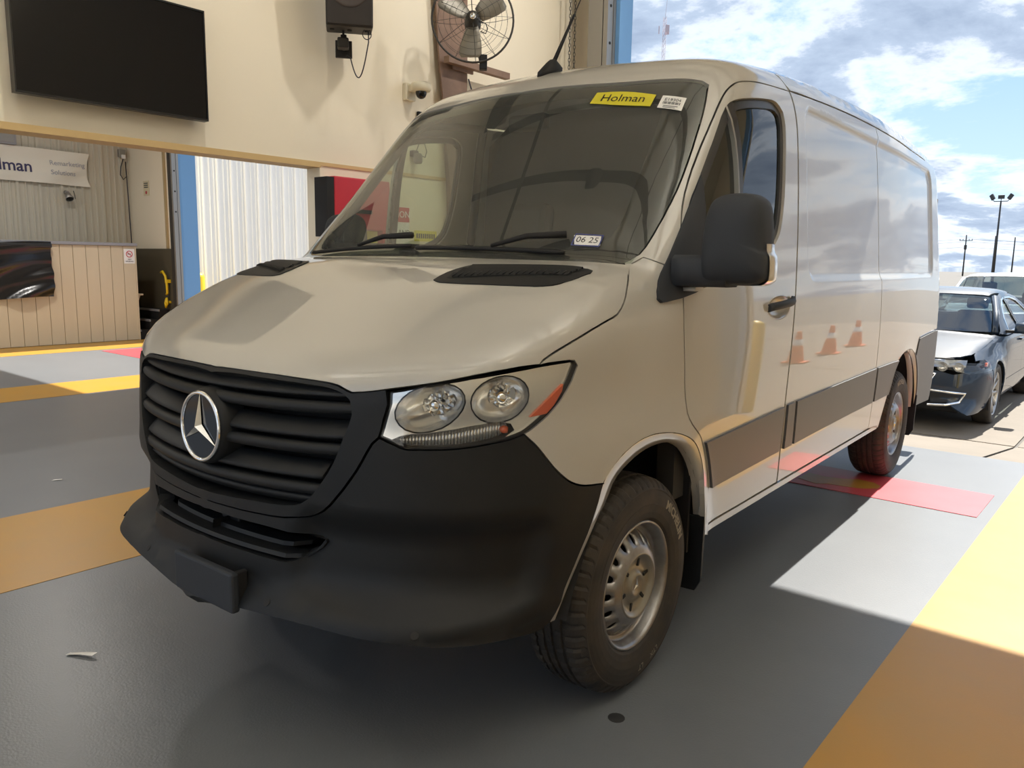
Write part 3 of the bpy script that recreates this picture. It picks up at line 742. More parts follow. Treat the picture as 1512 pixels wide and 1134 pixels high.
class Dom:
    """2-D parameter domains for cutting panels out of a body surface"""
    def __init__(s, kind, c=(0, 0, 0), v=(1, 0, 0)):
        s.k = kind; s.c = np.array(c, float); v = np.array(v, float); s.v = v / np.linalg.norm(v)
        if kind == 'G':
            s.e1 = np.cross(s.v, (0, 0, 1)); s.e1 /= np.linalg.norm(s.e1); s.e2 = np.cross(s.e1, s.v)
    def to2(s, P):
        if s.k == 'S': return P[:, [1, 2]]
        if s.k == 'F': return P[:, [0, 2]]
        if s.k == 'T': return P[:, [0, 1]]
        q = P - s.c; w = q @ s.v
        return np.c_[q @ s.e1 / w, q @ s.e2 / w]
    def to3(s, Q, fn):
        Q = np.asarray(Q); n = len(Q)
        if s.k == 'S': return cast(np.c_[np.full(n, 1.7), Q], np.tile((-1., 0, 0), (n, 1)), 1.6, fn)
        if s.k == 'F': return cast(np.c_[Q[:, 0], np.full(n, -.8), Q[:, 1]], np.tile((0, 1., 0), (n, 1)), 2.4, fn)
        if s.k == 'T': return cast(np.c_[Q, np.full(n, 3.1)], np.tile((0, 0, -1.), (n, 1)), 2.4, fn)
        d = s.v + Q[:, :1] * s.e1 + Q[:, 1:] * s.e2; d /= np.linalg.norm(d, axis=1, keepdims=True)
        return cast(s.c + d * 3.4, -d, 3.4, fn)
def inside(p, L):
    x, y = p[:, 0], p[:, 1]; r = np.zeros(len(p), bool); n = len(L)
    for i in range(n):
        x0, y0 = L[i]; x1, y1 = L[(i + 1) % n]
        c = (y0 > y) != (y1 > y)
        with np.errstate(divide='ignore', invalid='ignore'):
            r ^= c & (x < (x1 - x0) * (y - y0) / (y1 - y0) + x0)
    return r
def resamp(L, step):
    out = []; n = len(L)
    for i in range(n):
        a, b = L[i], L[(i + 1) % n]; k = max(1, int(math.ceil(np.linalg.norm(b - a) / step)))
        out += [a + (b - a) * j / k for j in range(k)]
    return np.array(out)
def shrink(L, g, keep):
    A = .5 * np.sum(L[:, 0] * np.roll(L[:, 1], -1) - np.roll(L[:, 0], -1) * L[:, 1]); s = 1 if A > 0 else -1
    d0 = L - np.roll(L, 1, 0); d1 = np.roll(L, -1, 0) - L
    d0 /= np.maximum(np.linalg.norm(d0, axis=1, keepdims=True), 1e-9); d1 /= np.maximum(np.linalg.norm(d1, axis=1, keepdims=True), 1e-9)
    n0 = np.c_[-d0[:, 1], d0[:, 0]] * s; n1 = np.c_[-d1[:, 1], d1[:, 0]] * s
    m = n0 + n1; m /= np.maximum(np.linalg.norm(m, axis=1, keepdims=True), .3); q = L + m * g
    q[keep] = L[keep]; return q
def P3(key): return np.array(D[key], float).reshape(-1, 3) / 1000.
def panel(name, loops, dom, m, parent, off=0., depth=.02, gap=.003, res=.05, sides='R', fn=None, kind=None, feat=()):
    """cut a panel out of a body surface: loops[0] outline, others holes (3-D points). sides: R, L, RL (two objects), B (both halves joined)"""
    fn = fn or fvan
    L2 = []
    for k, L in enumerate(loops):
        L = np.asarray(L, float); q = dom.to2(L)
        keep = np.abs(L[:, 0]) < .004 if sides == 'B' else np.zeros(len(L), bool)
        sc = 1. if dom.k != 'G' else 1 / max(.3, np.median((L - dom.c) @ dom.v))
        q = shrink(q, (gap if k == 0 else -gap) * sc, keep)
        L2.append(resamp(q, res * 1.1 * sc))
    sc = 1. if dom.k != 'G' else 1 / max(.3, np.median((np.asarray(loops[0]) - dom.c) @ dom.v))
    r = res * sc; lo, hi = L2[0].min(0), L2[0].max(0)
    gx = np.arange(lo[0], hi[0], r); gy = np.arange(lo[1], hi[1], r * .87)
    G = np.array([(x + (r / 2 if j % 2 else 0), y) for j, y in enumerate(gy) for x in gx]) if len(gx) and len(gy) else np.zeros((0, 2))
    if len(G):
        ok = inside(G, L2[0])
        for H in L2[1:]: ok &= ~inside(G, H)
        G = G[ok]; Bd = np.vstack(L2)
        if len(G):
            dm = np.array([np.min(np.sum((Bd - g) ** 2, 1)) for g in G]); G = G[dm > (r * .45) ** 2]
    if len(feat):
        Fp = np.vstack(feat); ok = inside(Fp, L2[0])
        for H in L2[1:]: ok &= ~inside(Fp, H)
        Fp = Fp[ok]; dm = np.array([np.min(np.sum((Bd - g) ** 2, 1)) for g in Fp]); Fp = Fp[dm > .012 ** 2]
        dm = np.array([np.min(np.sum((Fp - g) ** 2, 1)) for g in G]); G = np.vstack([G[dm > (r * .5) ** 2], Fp])
    pts = []; edges = []
    for L in L2:
        k = len(pts); n = len(L); pts += [tuple(p) for p in L]; edges += [(k + i, k + (i + 1) % n) for i in range(n)]
    pts += [tuple(p) for p in G]
    v, e, f, ov, oe, of = delaunay_2d_cdt([Vector(p) for p in pts], edges, [], 0, 1e-7)
    V = np.array([p[:] for p in v]); F = np.array([t for t in f if len(t) == 3])
    c = V[F].mean(1); ok = inside(c, L2[0])
    for H in L2[1:]: ok &= ~inside(c, H)
    F = F[ok]
    X = dom.to3(V, fn); Nn = grad(X, fn)
    o_ = off(X) if callable(off) else off
    Xo = X + Nn * (o_[:, None] if isinstance(o_, np.ndarray) else o_)
    fnm = np.cross(Xo[F[:, 1]] - Xo[F[:, 0]], Xo[F[:, 2]] - Xo[F[:, 0]]); flip = np.sum(fnm * Nn[F[:, 0]], 1) < 0
    F[flip] = F[flip][:, ::-1]
    faces = [tuple(int(i) for i in t) for t in F]; verts = list(Xo); nor = list(Nn)
    # boundary edges -> returned flange
    cnt = {}
    for t in faces:
        for i in range(3):
            a, b = t[i], t[(i + 1) % 3]; cnt[(a, b)] = cnt.get((a, b), 0) + 1
    for (a, b) in [k for k in cnt if (k[1], k[0]) not in cnt]:
        if sides == 'B' and abs(Xo[a][0]) < .004 and abs(Xo[b][0]) < .004: continue
        if depth <= 0: continue
        k = len(verts); t = Xo[b] - Xo[a]; nn = np.cross(t, Nn[a] + Nn[b]); nn /= max(np.linalg.norm(nn), 1e-9)
        verts += [Xo[a], Xo[b], Xo[b] - Nn[b] * depth, Xo[a] - Nn[a] * depth]; nor += [nn] * 4
        faces.append((k + 1, k, k + 3, k + 2))
    Vv = np.array(verts); NN = np.array(nor)
    def mk(Vv, NN, faces):
        me = bpy.data.meshes.new(name); me.from_pydata([tuple(p) for p in Vv], [], faces)
        me.polygons.foreach_set('use_smooth', [True] * len(me.polygons))
        me.normals_split_custom_set_from_vertices([tuple(p) for p in NN])
        return link(name, me, m, parent, kind)
    mir = np.array([-1, 1, 1])
    if sides == 'B':
        n = len(Vv)
        return mk(np.vstack([Vv, Vv * mir]), np.vstack([NN, NN * mir]), faces + [tuple(i + n for i in t[::-1]) for t in faces])
    outs = []
    if 'R' in sides: outs.append(mk(Vv, NN, faces))
    if 'L' in sides: outs.append(mk(Vv * mir, NN * mir, [t[::-1] for t in faces]))
    return outs if len(outs) > 1 else outs[0]
def both(name, mb, m, parents, smooth=None):
    """one object on the driver side and its mirror image on the other"""
    a = mb.build(name, m, parents[0])
    k = MB(); k.v = [(-x, y, z) for x, y, z in mb.v]; k.f = [t[::-1] for t in mb.f]; k.sm = mb.sm
    return [a, k.build(name, m, parents[1])]
def onFv(xs, zs): return Dom('F').to3(np.c_[np.abs(xs), zs], fvan)[:, 1]
def onS(y, z, off=0.):
    p = Dom('S').to3([(y, z)], fvan); return (p + grad(p, fvan) * off)[0]
def onF(x, z, off=0.):
    p = Dom('F').to3([(x, z)], fvan); return (p + grad(p, fvan) * off)[0]
def onT(x, y, off=0.):
    p = Dom('T').to3([(x, y)], fvan); return (p + grad(p, fvan) * off)[0]
D={
'hood':[0,40,1133,31,43,1132,62,46,1131,93,48,1131,126,51,1130,159,53,1130,192,56,1130,225,58,1130,258,61,1130,291,65,1130,324,69,1129,358,75,1128,391,80,1127,425,86,1126,458,92,1125,483,97,1123,507,101,1120,536,105,1110,554,109,1104,586,121,1107,618,134,1112,648,149,1118,679,165,1124,710,181,1130,740,199,1136,768,218,1142,794,240,1148,814,262,1153,834,286,1158,852,311,1162,870,336,1167,887,362,1171,904,388,1176,921,414,1180,939,439,1185,942,453,1198,948,474,1209,953,496,1219,958,519,1228,964,549,1240,968,579,1250,972,610,1261,974,637,1270,976,664,1278,977,691,1286,978,719,1294,979,747,1301,978,775,1310,974,802,1325,968,827,1342,959,852,1361,948,876,1380,936,901,1396,924,925,1410,910,949,1422,897,973,1433,883,998,1444,870,1022,1456,848,1006,1458,827,990,1460,805,975,1462,781,963,1463,751,952,1464,720,941,1465,688,930,1465,657,920,1466,625,911,1466,594,902,1467,562,894,1467,530,886,1467,498,880,1468,465,874,1468,431,868,1468,398,863,1469,365,859,1469,331,855,1469,298,851,1470,264,848,1470,230,845,1470,197,842,1470,163,839,1471,130,836,1471,96,833,1471,64,832,1471,32,833,1472,0,835,1472,0,774,1446,0,713,1420,0,652,1394,0,590,1368,0,529,1342,0,468,1316,0,407,1290,0,346,1263,0,285,1237,0,223,1211,0,162,1185,0,101,1159],
'fender':[939,439,1185,942,453,1198,948,474,1209,953,496,1219,958,519,1228,964,549,1240,968,579,1250,972,610,1261,974,637,1270,976,664,1278,977,691,1286,978,719,1294,979,747,1301,978,775,1310,974,802,1325,968,827,1342,959,852,1361,948,876,1380,936,901,1396,924,925,1410,910,949,1422,897,973,1433,883,998,1444,870,1022,1456,891,1077,1481,910,1092,1473,929,1107,1465,945,1124,1458,957,1146,1451,966,1171,1444,975,1195,1438,981,1190,1408,987,1185,1378,991,1182,1348,995,1180,1321,997,1179,1295,999,1179,1268,1000,1181,1241,1000,1185,1213,1000,1190,1186,998,1197,1158,997,1203,1130,996,1209,1103,996,1215,1070,996,1220,1037,996,1226,1005,998,1232,975,1000,1241,947,1001,1260,921,1002,1284,898,1002,1305,882,1002,1326,867,1002,1347,852,1001,1363,836,1001,1376,818,1000,1394,788,1000,1411,758,1000,1426,726,1000,1435,700,1000,1443,674,1000,1451,647,999,1458,620,997,1467,587,995,1476,554,992,1485,521,989,1494,488,986,1502,456,984,1511,423,995,1454,441,997,1445,470,1000,1437,499,1002,1428,528,1004,1419,557,1006,1411,586,1008,1404,615,1007,1400,642,1006,1399,669,1004,1396,696,1003,1389,721,1003,1377,748,1002,1361,775,1002,1342,799,1003,1321,820,1003,1294,838,1003,1263,853,1004,1231,865,1004,1198,876,1004,1170,883,1004,1142,890,1004,1113,895,1004,1084,900,1004,1055,904,1003,1022,907,1003,988,909,1003,955,908,1002,924,906,1002,894,902,1002,864,896,1002,831,887,1001,799,876,1001,768,861,1000,744,847,999,721,829,998,698,812,998,698,808,995,669,811,991,640,814,987,612,818,983,591,823,980,571,830,976,553,839,972,536,850,965,512,870,958,490,892,949,469,919,940,448,946,933,434,963,925,418,979,918,403,996,925,421,1006,932,438,1017,940,457,1030,946,476,1044,953,499,1064,959,521,1086,964,537,1108,968,553,1131,970,563,1152,973,573,1173,971,560,1188,967,541,1189,960,516,1188,953,490,1187,946,464,1186],
'cab_frame':[871,1033,1460,875,1056,1479,879,1080,1497,883,1104,1516,884,1127,1536,885,1151,1558,885,1175,1581,886,1199,1604,886,1223,1627,885,1246,1650,885,1270,1673,884,1293,1697,883,1316,1720,881,1338,1744,879,1362,1770,876,1385,1796,873,1408,1822,870,1430,1848,867,1453,1875,863,1475,1901,859,1497,1928,855,1520,1955,851,1542,1981,847,1564,2008,842,1583,2030,837,1602,2053,831,1621,2076,824,1640,2098,818,1658,2121,812,1677,2144,786,1676,2160,754,1667,2163,721,1657,2166,689,1647,2168,656,1636,2169,623,1626,2171,590,1616,2172,557,1607,2173,524,1598,2174,491,1591,2176,457,1586,2177,424,1581,2179,390,1577,2180,356,1574,2182,322,1572,2183,288,1569,2184,254,1567,2186,220,1565,2187,186,1563,2188,155,1560,2189,124,1558,2190,93,1557,2190,62,1555,2191,31,1554,2191,0,1552,2192,0,1583,2208,0,1613,2225,0,1644,2242,0,1674,2259,0,1705,2276,0,1736,2291,0,1768,2305,0,1800,2316,0,1830,2325,0,1861,2332,0,1892,2337,0,1923,2342,0,1955,2345,0,1987,2348,0,2019,2352,0,2050,2356,0,2081,2360,0,2111,2363,0,2142,2367,0,2172,2370,0,2203,2373,0,2234,2376,0,2264,2379,0,2295,2383,33,2295,2382,67,2295,2382,100,2295,2382,133,2295,2381,167,2295,2381,200,2295,2380,233,2295,2380,267,2295,2379,300,2295,2378,333,2295,2377,367,2295,2376,400,2295,2375,434,2295,2374,467,2295,2373,500,2295,2371,534,2295,2369,567,2295,2366,600,2295,2363,631,2295,2360,662,2294,2356,693,2293,2352,723,2293,2346,753,2293,2337,780,2295,2326,806,2298,2310,829,2303,2289,850,2309,2266,872,2315,2243,894,2321,2220,893,2289,2218,893,2256,2216,893,2224,2214,893,2192,2212,893,2159,2210,892,2127,2208,892,2094,2206,891,2062,2203,890,2028,2201,888,1995,2198,886,1961,2195,884,1927,2191,882,1894,2187,879,1867,2182,876,1840,2177,873,1814,2171,870,1789,2162,869,1765,2150,868,1741,2137,867,1719,2122,868,1697,2105,869,1675,2085,870,1654,2065,872,1633,2044,874,1612,2022,876,1592,2001,877,1571,1979,879,1548,1954,881,1524,1929,882,1500,1903,884,1477,1878,886,1454,1852,889,1431,1826,891,1410,1803,894,1390,1779,897,1370,1756,901,1351,1732,905,1331,1708,910,1313,1683,915,1296,1660,922,1281,1637,929,1267,1613,936,1253,1588,944,1242,1562,953,1232,1534,961,1222,1506,966,1213,1484,971,1204,1461,975,1195,1438,966,1171,1444,957,1146,1451,945,1124,1458,929,1107,1465,910,1092,1473,891,1077,1481],
'windshield':[871,1033,1460,875,1056,1479,879,1080,1497,883,1104,1516,884,1127,1536,885,1151,1558,885,1175,1581,886,1199,1604,886,1223,1627,885,1246,1650,885,1270,1673,884,1293,1697,883,1316,1720,881,1338,1744,879,1362,1770,876,1385,1796,873,1408,1822,870,1430,1848,867,1453,1875,863,1475,1901,859,1497,1928,855,1520,1955,851,1542,1981,847,1564,2008,842,1583,2030,837,1602,2053,831,1621,2076,824,1640,2098,818,1658,2121,812,1677,2144,786,1676,2160,754,1667,2163,721,1657,2166,689,1647,2168,656,1636,2169,623,1626,2171,590,1616,2172,557,1607,2173,524,1598,2174,491,1591,2176,457,1586,2177,424,1581,2179,390,1577,2180,356,1574,2182,322,1572,2183,288,1569,2184,254,1567,2186,220,1565,2187,186,1563,2188,155,1560,2189,124,1558,2190,93,1557,2190,62,1555,2191,31,1554,2191,0,1552,2192,0,1529,2167,0,1505,2141,0,1482,2116,0,1459,2091,0,1435,2065,0,1412,2040,0,1389,2014,0,1366,1989,0,1342,1964,0,1319,1938,0,1295,1913,0,1272,1888,0,1248,1863,0,1224,1839,0,1200,1814,0,1177,1791,0,1153,1767,0,1129,1744,0,1106,1722,0,1082,1699,0,1058,1676,0,1033,1653,0,1009,1631,0,985,1608,0,961,1586,0,937,1563,0,912,1541,0,888,1518,0,864,1496,0,840,1473,32,836,1472,64,833,1472,96,833,1471,130,835,1471,163,838,1471,197,841,1470,230,844,1470,264,847,1470,298,851,1469,331,855,1469,365,859,1469,398,863,1469,431,868,1468,465,874,1468,498,880,1468,530,886,1467,562,893,1467,594,901,1466,626,910,1466,658,919,1465,689,929,1465,720,940,1464,751,951,1464,781,963,1463,806,977,1462,828,995,1462,849,1014,1461],
'frit_inner':[0,925,1513,33,927,1513,67,928,1513,100,929,1513,133,930,1513,167,932,1513,200,933,1513,233,935,1513,267,937,1513,300,940,1513,331,943,1513,363,946,1513,394,950,1513,426,954,1512,457,959,1512,488,964,1512,519,969,1513,550,975,1513,581,982,1513,612,990,1513,642,999,1513,672,1009,1516,700,1020,1520,724,1033,1530,744,1049,1545,765,1065,1560,769,1083,1580,774,1102,1600,775,1120,1620,773,1143,1645,770,1165,1670,766,1188,1695,762,1210,1720,757,1233,1745,753,1255,1770,749,1278,1795,745,1300,1820,741,1323,1846,738,1345,1872,735,1368,1899,732,1391,1925,728,1413,1951,724,1435,1978,720,1458,2004,715,1480,2030,709,1497,2050,699,1514,2070,690,1530,2090,660,1535,2099,630,1539,2109,600,1540,2115,567,1537,2118,534,1533,2121,500,1528,2123,467,1523,2124,434,1518,2126,400,1512,2127,367,1508,2128,333,1503,2129,300,1500,2130,267,1498,2131,234,1496,2132,200,1494,2132,167,1494,2133,133,1493,2133,100,1492,2134,67,1492,2134,33,1491,2134,0,1490,2135,0,1447,2087,0,1403,2039,0,1360,1991,0,1316,1944,0,1273,1896,0,1229,1848,0,1186,1800,0,1142,1752,0,1099,1704,0,1055,1657,0,1012,1609,0,968,1561],
'door':[936,1253,1588,929,1266,1613,922,1280,1637,915,1296,1660,910,1313,1683,905,1331,1708,901,1351,1732,897,1370,1756,894,1390,1779,891,1410,1803,889,1431,1826,886,1454,1852,884,1477,1878,882,1500,1903,881,1524,1929,879,1548,1954,877,1571,1979,876,1592,2001,874,1612,2022,872,1633,2044,870,1654,2065,869,1675,2085,868,1697,2105,867,1719,2122,868,1741,2137,869,1765,2150,870,1789,2162,873,1814,2171,876,1840,2177,879,1867,2182,882,1894,2187,884,1927,2191,886,1961,2195,888,1995,2198,890,2028,2201,891,2062,2203,892,2094,2206,892,2127,2208,893,2159,2210,893,2192,2212,893,2224,2214,893,2256,2216,893,2289,2218,894,2321,2220,903,2325,2200,911,2328,2170,918,2330,2140,926,2332,2110,932,2334,2080,937,2335,2050,942,2335,2019,945,2335,1988,948,2335,1957,951,2334,1925,954,2333,1894,956,2332,1863,959,2331,1831,962,2330,1800,964,2328,1767,967,2326,1733,970,2324,1700,973,2321,1667,976,2318,1633,978,2315,1600,981,2311,1567,984,2307,1533,987,2303,1500,989,2299,1467,992,2294,1433,994,2290,1400,996,2286,1369,997,2282,1338,999,2278,1306,1000,2275,1275,1002,2271,1244,1003,2267,1213,1004,2264,1181,1005,2260,1150,1005,2256,1117,1005,2253,1083,1005,2249,1050,1005,2246,1017,1004,2243,983,1004,2240,950,1003,2238,920,1003,2237,890,1002,2236,860,1001,2235,830,1000,2235,800,999,2234,770,998,2234,740,997,2234,710,996,2234,680,995,2234,650,993,2235,620,992,2237,591,989,2240,562,987,2243,533,985,2247,504,983,2250,475,983,2216,475,983,2182,475,984,2148,475,984,2114,475,984,2079,474,984,2045,474,985,2011,474,985,1977,474,985,1943,474,985,1909,473,985,1875,473,986,1841,473,986,1806,473,986,1772,473,987,1738,473,987,1704,473,987,1670,473,988,1636,473,988,1602,474,989,1568,474,989,1534,474,990,1500,475,994,1477,481,999,1455,490,1001,1445,510,1003,1440,530,1002,1446,560,1000,1455,590,999,1458,620,999,1454,647,999,1446,674,999,1436,700,1000,1426,726,1000,1411,758,1000,1394,788,1001,1376,818,1001,1363,836,1002,1347,852,1002,1326,867,1002,1305,882,1002,1284,898,1001,1260,921,1000,1241,947,998,1232,975,996,1226,1005,996,1220,1037,996,1215,1070,996,1209,1103,997,1203,1130,998,1197,1158,1000,1190,1186,1000,1185,1213,1000,1181,1241,999,1179,1268,997,1179,1295,995,1180,1321,991,1182,1348,987,1186,1379,982,1191,1409,976,1199,1438,969,1208,1469,961,1218,1499,952,1229,1529,944,1240,1559],
'door_opening':[893,1707,2073,897,1736,2085,902,1767,2094,906,1799,2101,909,1832,2107,911,1867,2113,913,1901,2118,914,1935,2123,916,1970,2127,917,2004,2131,918,2033,2134,918,2061,2137,919,2090,2137,920,2117,2135,923,2146,2123,928,2173,2105,933,2182,2078,937,2188,2050,941,2187,2017,944,2185,1983,948,2183,1950,951,2179,1916,954,2175,1883,957,2172,1854,959,2168,1825,962,2163,1796,964,2158,1767,967,2151,1739,969,2142,1707,972,2132,1675,975,2120,1644,977,2105,1615,979,2089,1594,980,2069,1575,981,2047,1559,983,2017,1543,984,1985,1530,985,1952,1518,986,1921,1508,986,1890,1498,987,1858,1488,988,1827,1477,989,1796,1467,989,1764,1457,990,1733,1447,991,1701,1438,992,1669,1429,992,1638,1420,993,1606,1411,993,1574,1404,994,1542,1396,994,1513,1391,995,1483,1388,995,1452,1387,995,1422,1387,995,1391,1386,995,1361,1385,995,1331,1382,994,1301,1378,993,1271,1372,993,1242,1365,992,1212,1359,991,1183,1353,985,1196,1383,978,1208,1415,972,1220,1446,966,1232,1477,959,1245,1508,953,1257,1539,947,1271,1570,941,1286,1599,936,1301,1629,932,1318,1654,929,1337,1678,926,1357,1701,923,1379,1723,921,1400,1746,918,1421,1769,916,1443,1794,913,1465,1819,911,1488,1845,909,1510,1870,906,1533,1895,904,1555,1920,902,1574,1942,899,1594,1965,897,1613,1987,894,1632,2009,892,1653,2030,891,1678,2054],
'mirror_trim':[917,1423,1774,919,1402,1750,921,1381,1727,924,1359,1704,926,1338,1681,928,1317,1658,931,1295,1635,933,1274,1612,935,1250,1587,936,1227,1563,938,1203,1538,940,1179,1514,942,1156,1490,945,1132,1466,949,1108,1442,954,1084,1419,960,1060,1395,966,1037,1372,977,1020,1347,982,1037,1335,982,1059,1336,983,1082,1337,986,1115,1341,989,1149,1345,991,1183,1351,993,1216,1357,994,1250,1363,995,1283,1371,994,1304,1383,981,1324,1448,968,1344,1513,956,1364,1578,943,1384,1643,930,1404,1708],
'headlight':[656,151,1114,686,168,1121,715,185,1129,744,203,1136,768,220,1141,792,238,1147,815,258,1152,836,278,1158,858,301,1162,878,325,1167,896,351,1171,912,378,1175,926,409,1178,937,442,1181,948,475,1183,957,508,1185,967,541,1187,971,560,1188,973,571,1181,973,573,1173,970,563,1152,968,553,1131,964,537,1108,959,521,1086,953,499,1064,946,476,1044,940,457,1030,932,438,1017,925,421,1006,918,403,997,908,382,990,896,362,984,881,336,979,864,312,975,844,286,970,822,261,967,802,241,964,780,221,963,762,206,962,742,191,962,724,178,961,705,165,961,690,156,965,676,149,972,657,139,981,638,130,990,643,134,1015,648,139,1040,653,142,1060,658,146,1080],
'lipO':[965,484,435,970,500,464,975,516,494,979,532,524,984,548,554,988,565,583,991,582,613,994,600,642,997,619,671,999,637,701,1000,655,731,1000,668,758,999,682,787,998,698,812,999,719,831,1000,743,848,1001,768,861,1001,799,876,1002,831,887,1002,864,896,1002,894,902,1002,924,906,1003,955,908,1003,988,909,1003,1022,907,1004,1055,904,1004,1092,899,1004,1128,893,1004,1163,885,1004,1198,876,1004,1231,865,1003,1263,853,1003,1294,838,1003,1321,820,1002,1342,799,1002,1361,775,1003,1377,748,1003,1389,721,1005,1397,687,1007,1400,651,1008,1404,615,1006,1413,580,1004,1423,545,1001,1433,510,998,1444,476,995,1454,441],
'lipI':[941,550,420,945,564,454,949,578,487,953,594,520,957,611,550,961,629,580,966,648,609,969,668,638,971,687,662,973,707,686,975,728,709,976,748,733,976,765,755,975,782,777,975,801,796,976,834,815,977,870,829,977,904,841,978,939,850,978,974,857,978,1007,860,979,1040,862,979,1074,862,979,1107,860,979,1144,855,980,1180,846,980,1215,835,980,1242,824,981,1268,811,981,1292,795,982,1316,774,983,1337,751,983,1357,726,983,1375,699,982,1391,671,981,1405,642,979,1420,609,977,1434,575,974,1448,542,972,1461,508,969,1475,474,966,1488,441,964,1502,407],
'bumper':[0,-7,722,32,-8,722,63,-7,722,91,-7,723,119,-5,723,146,-3,724,177,1,724,208,5,725,240,9,726,271,13,727,302,17,728,333,22,730,356,26,732,380,31,736,403,36,740,424,41,743,445,46,748,467,52,758,488,58,771,510,66,791,529,73,815,549,81,841,567,89,868,584,97,895,597,105,921,609,112,947,622,120,972,638,130,988,657,139,980,676,149,972,690,156,965,705,165,961,724,178,961,742,191,962,762,206,962,780,221,963,802,241,964,822,261,967,844,286,970,864,312,975,881,336,979,896,362,984,907,382,990,918,403,996,925,418,979,933,434,963,940,448,946,949,469,919,958,490,892,965,512,870,972,536,850,976,553,839,980,571,830,983,591,823,987,612,818,991,640,814,995,669,811,998,698,808,998,698,812,999,684,785,1000,670,757,1000,655,731,999,637,701,997,619,671,994,600,642,991,582,613,988,565,583,984,548,554,979,532,524,975,516,494,970,500,464,965,484,435,961,468,428,957,451,422,952,424,420,946,397,422,940,369,424,933,342,427,926,314,429,916,288,431,902,256,433,886,225,435,868,195,437,848,167,440,825,142,443,799,119,446,772,98,449,742,80,452,715,67,454,687,55,456,658,43,458,629,33,460,599,23,462,569,14,463,540,5,464,507,-3,465,473,-11,464,439,-18,464,406,-24,463,372,-30,461,338,-36,460,310,-43,458,282,-49,456,254,-55,453,226,-57,452,194,-57,450,162,-55,449,129,-52,448,97,-49,447,65,-46,447,32,-43,446,0,-40,445,0,-32,514,0,-24,584,0,-15,653],
'grille_surround':[0,36,1128,31,40,1129,62,45,1130,93,48,1131,126,51,1131,159,54,1131,192,56,1131,225,59,1130,258,61,1130,291,65,1130,324,69,1129,358,75,1128,391,80,1127,425,86,1126,458,92,1125,483,97,1123,507,101,1120,536,105,1110,554,109,1104,585,121,1108,617,135,1113,648,149,1118,654,148,1099,658,146,1080,654,142,1060,648,139,1040,644,135,1014,638,130,990,622,120,972,609,112,947,597,105,921,584,97,895,567,89,868,549,81,841,529,73,815,510,66,791,488,58,771,467,52,758,445,46,748,424,41,743,403,36,740,380,31,736,356,26,732,333,22,730,302,17,728,271,13,727,240,9,726,208,5,725,177,1,724,146,-3,724,119,-5,723,91,-7,723,63,-7,722,32,-8,722,0,-7,722,0,0,790,0,7,857,0,14,925,0,22,993,0,29,1060],
'grille_opening':[0,30,1112,27,32,1113,54,34,1114,81,37,1115,107,39,1116,140,42,1116,172,44,1116,205,47,1115,237,50,1115,269,53,1115,301,57,1114,334,62,1113,367,67,1113,400,73,1112,433,80,1111,466,86,1110,487,90,1108,509,95,1104,536,100,1095,554,103,1082,559,102,1064,562,101,1046,554,95,1015,542,88,984,534,82,958,525,77,932,514,72,907,500,66,881,483,61,856,466,55,832,452,50,815,436,46,799,414,40,785,390,35,776,361,29,772,332,24,769,302,19,767,273,14,766,243,9,765,215,6,763,187,3,762,158,0,760,130,-2,759,97,-4,757,65,-6,755,32,-7,754,0,-8,752,0,-2,812,0,5,872,0,11,932,0,17,992,0,24,1052],
'intake':[0,-10,694,29,-10,694,59,-9,693,88,-8,693,118,-7,692,147,-5,692,179,-2,692,210,2,692,242,5,692,273,10,692,305,14,691,336,20,690,367,26,688,398,32,686,428,38,683,449,43,681,470,48,679,474,49,672,458,43,652,436,36,635,414,29,619,390,23,608,364,18,604,337,12,604,310,8,604,282,3,604,254,-1,605,226,-5,606,198,-7,606,165,-10,606,132,-12,606,99,-13,607,66,-15,607,33,-16,607,0,-18,607,0,-14,650],
'cargo_a':[893,2335,2222,893,2401,2225,893,2468,2229,893,2534,2232,894,2601,2236,894,2667,2239,894,2734,2242,894,2800,2245,894,2862,2247,894,2925,2249,894,2987,2252,894,3050,2253,894,3112,2255,894,3175,2257,894,3237,2258,894,3300,2259,894,3368,2261,895,3436,2261,895,3503,2262,895,3571,2262,895,3639,2262,896,3707,2263,896,3775,2263,909,3776,2209,922,3778,2155,932,3780,2100,940,3782,2040,946,3784,1980,951,3786,1920,956,3789,1860,962,3791,1800,967,3793,1740,972,3795,1680,977,3797,1620,982,3799,1560,986,3802,1500,990,3804,1440,995,3806,1380,998,3808,1320,1002,3810,1260,1004,3812,1200,1005,3815,1140,1005,3817,1080,1005,3819,1020,1004,3821,960,1003,3823,900,1001,3826,835,999,3828,770,997,3830,705,994,3833,640,991,3835,585,987,3837,530,983,3838,475,983,3770,475,983,3701,475,983,3633,475,983,3564,475,983,3496,475,983,3427,475,983,3359,475,983,3290,475,983,3222,475,983,3153,475,983,3085,475,983,3016,475,983,2947,475,983,2879,475,983,2810,475,983,2742,475,983,2673,475,983,2605,475,983,2536,475,983,2468,475,983,2399,475,983,2331,475,983,2262,475,986,2256,523,990,2249,572,993,2245,620,996,2243,680,998,2244,740,1000,2245,800,1002,2246,850,1003,2247,900,1004,2250,950,1005,2256,1017,1005,2263,1083,1005,2270,1150,1003,2277,1213,1000,2285,1275,997,2292,1338,994,2300,1400,989,2309,1467,984,2317,1533,978,2325,1600,973,2331,1667,967,2336,1733,962,2340,1800,956,2342,1863,952,2344,1925,946,2345,1988,937,2345,2050,925,2343,2108,909,2339,2165],
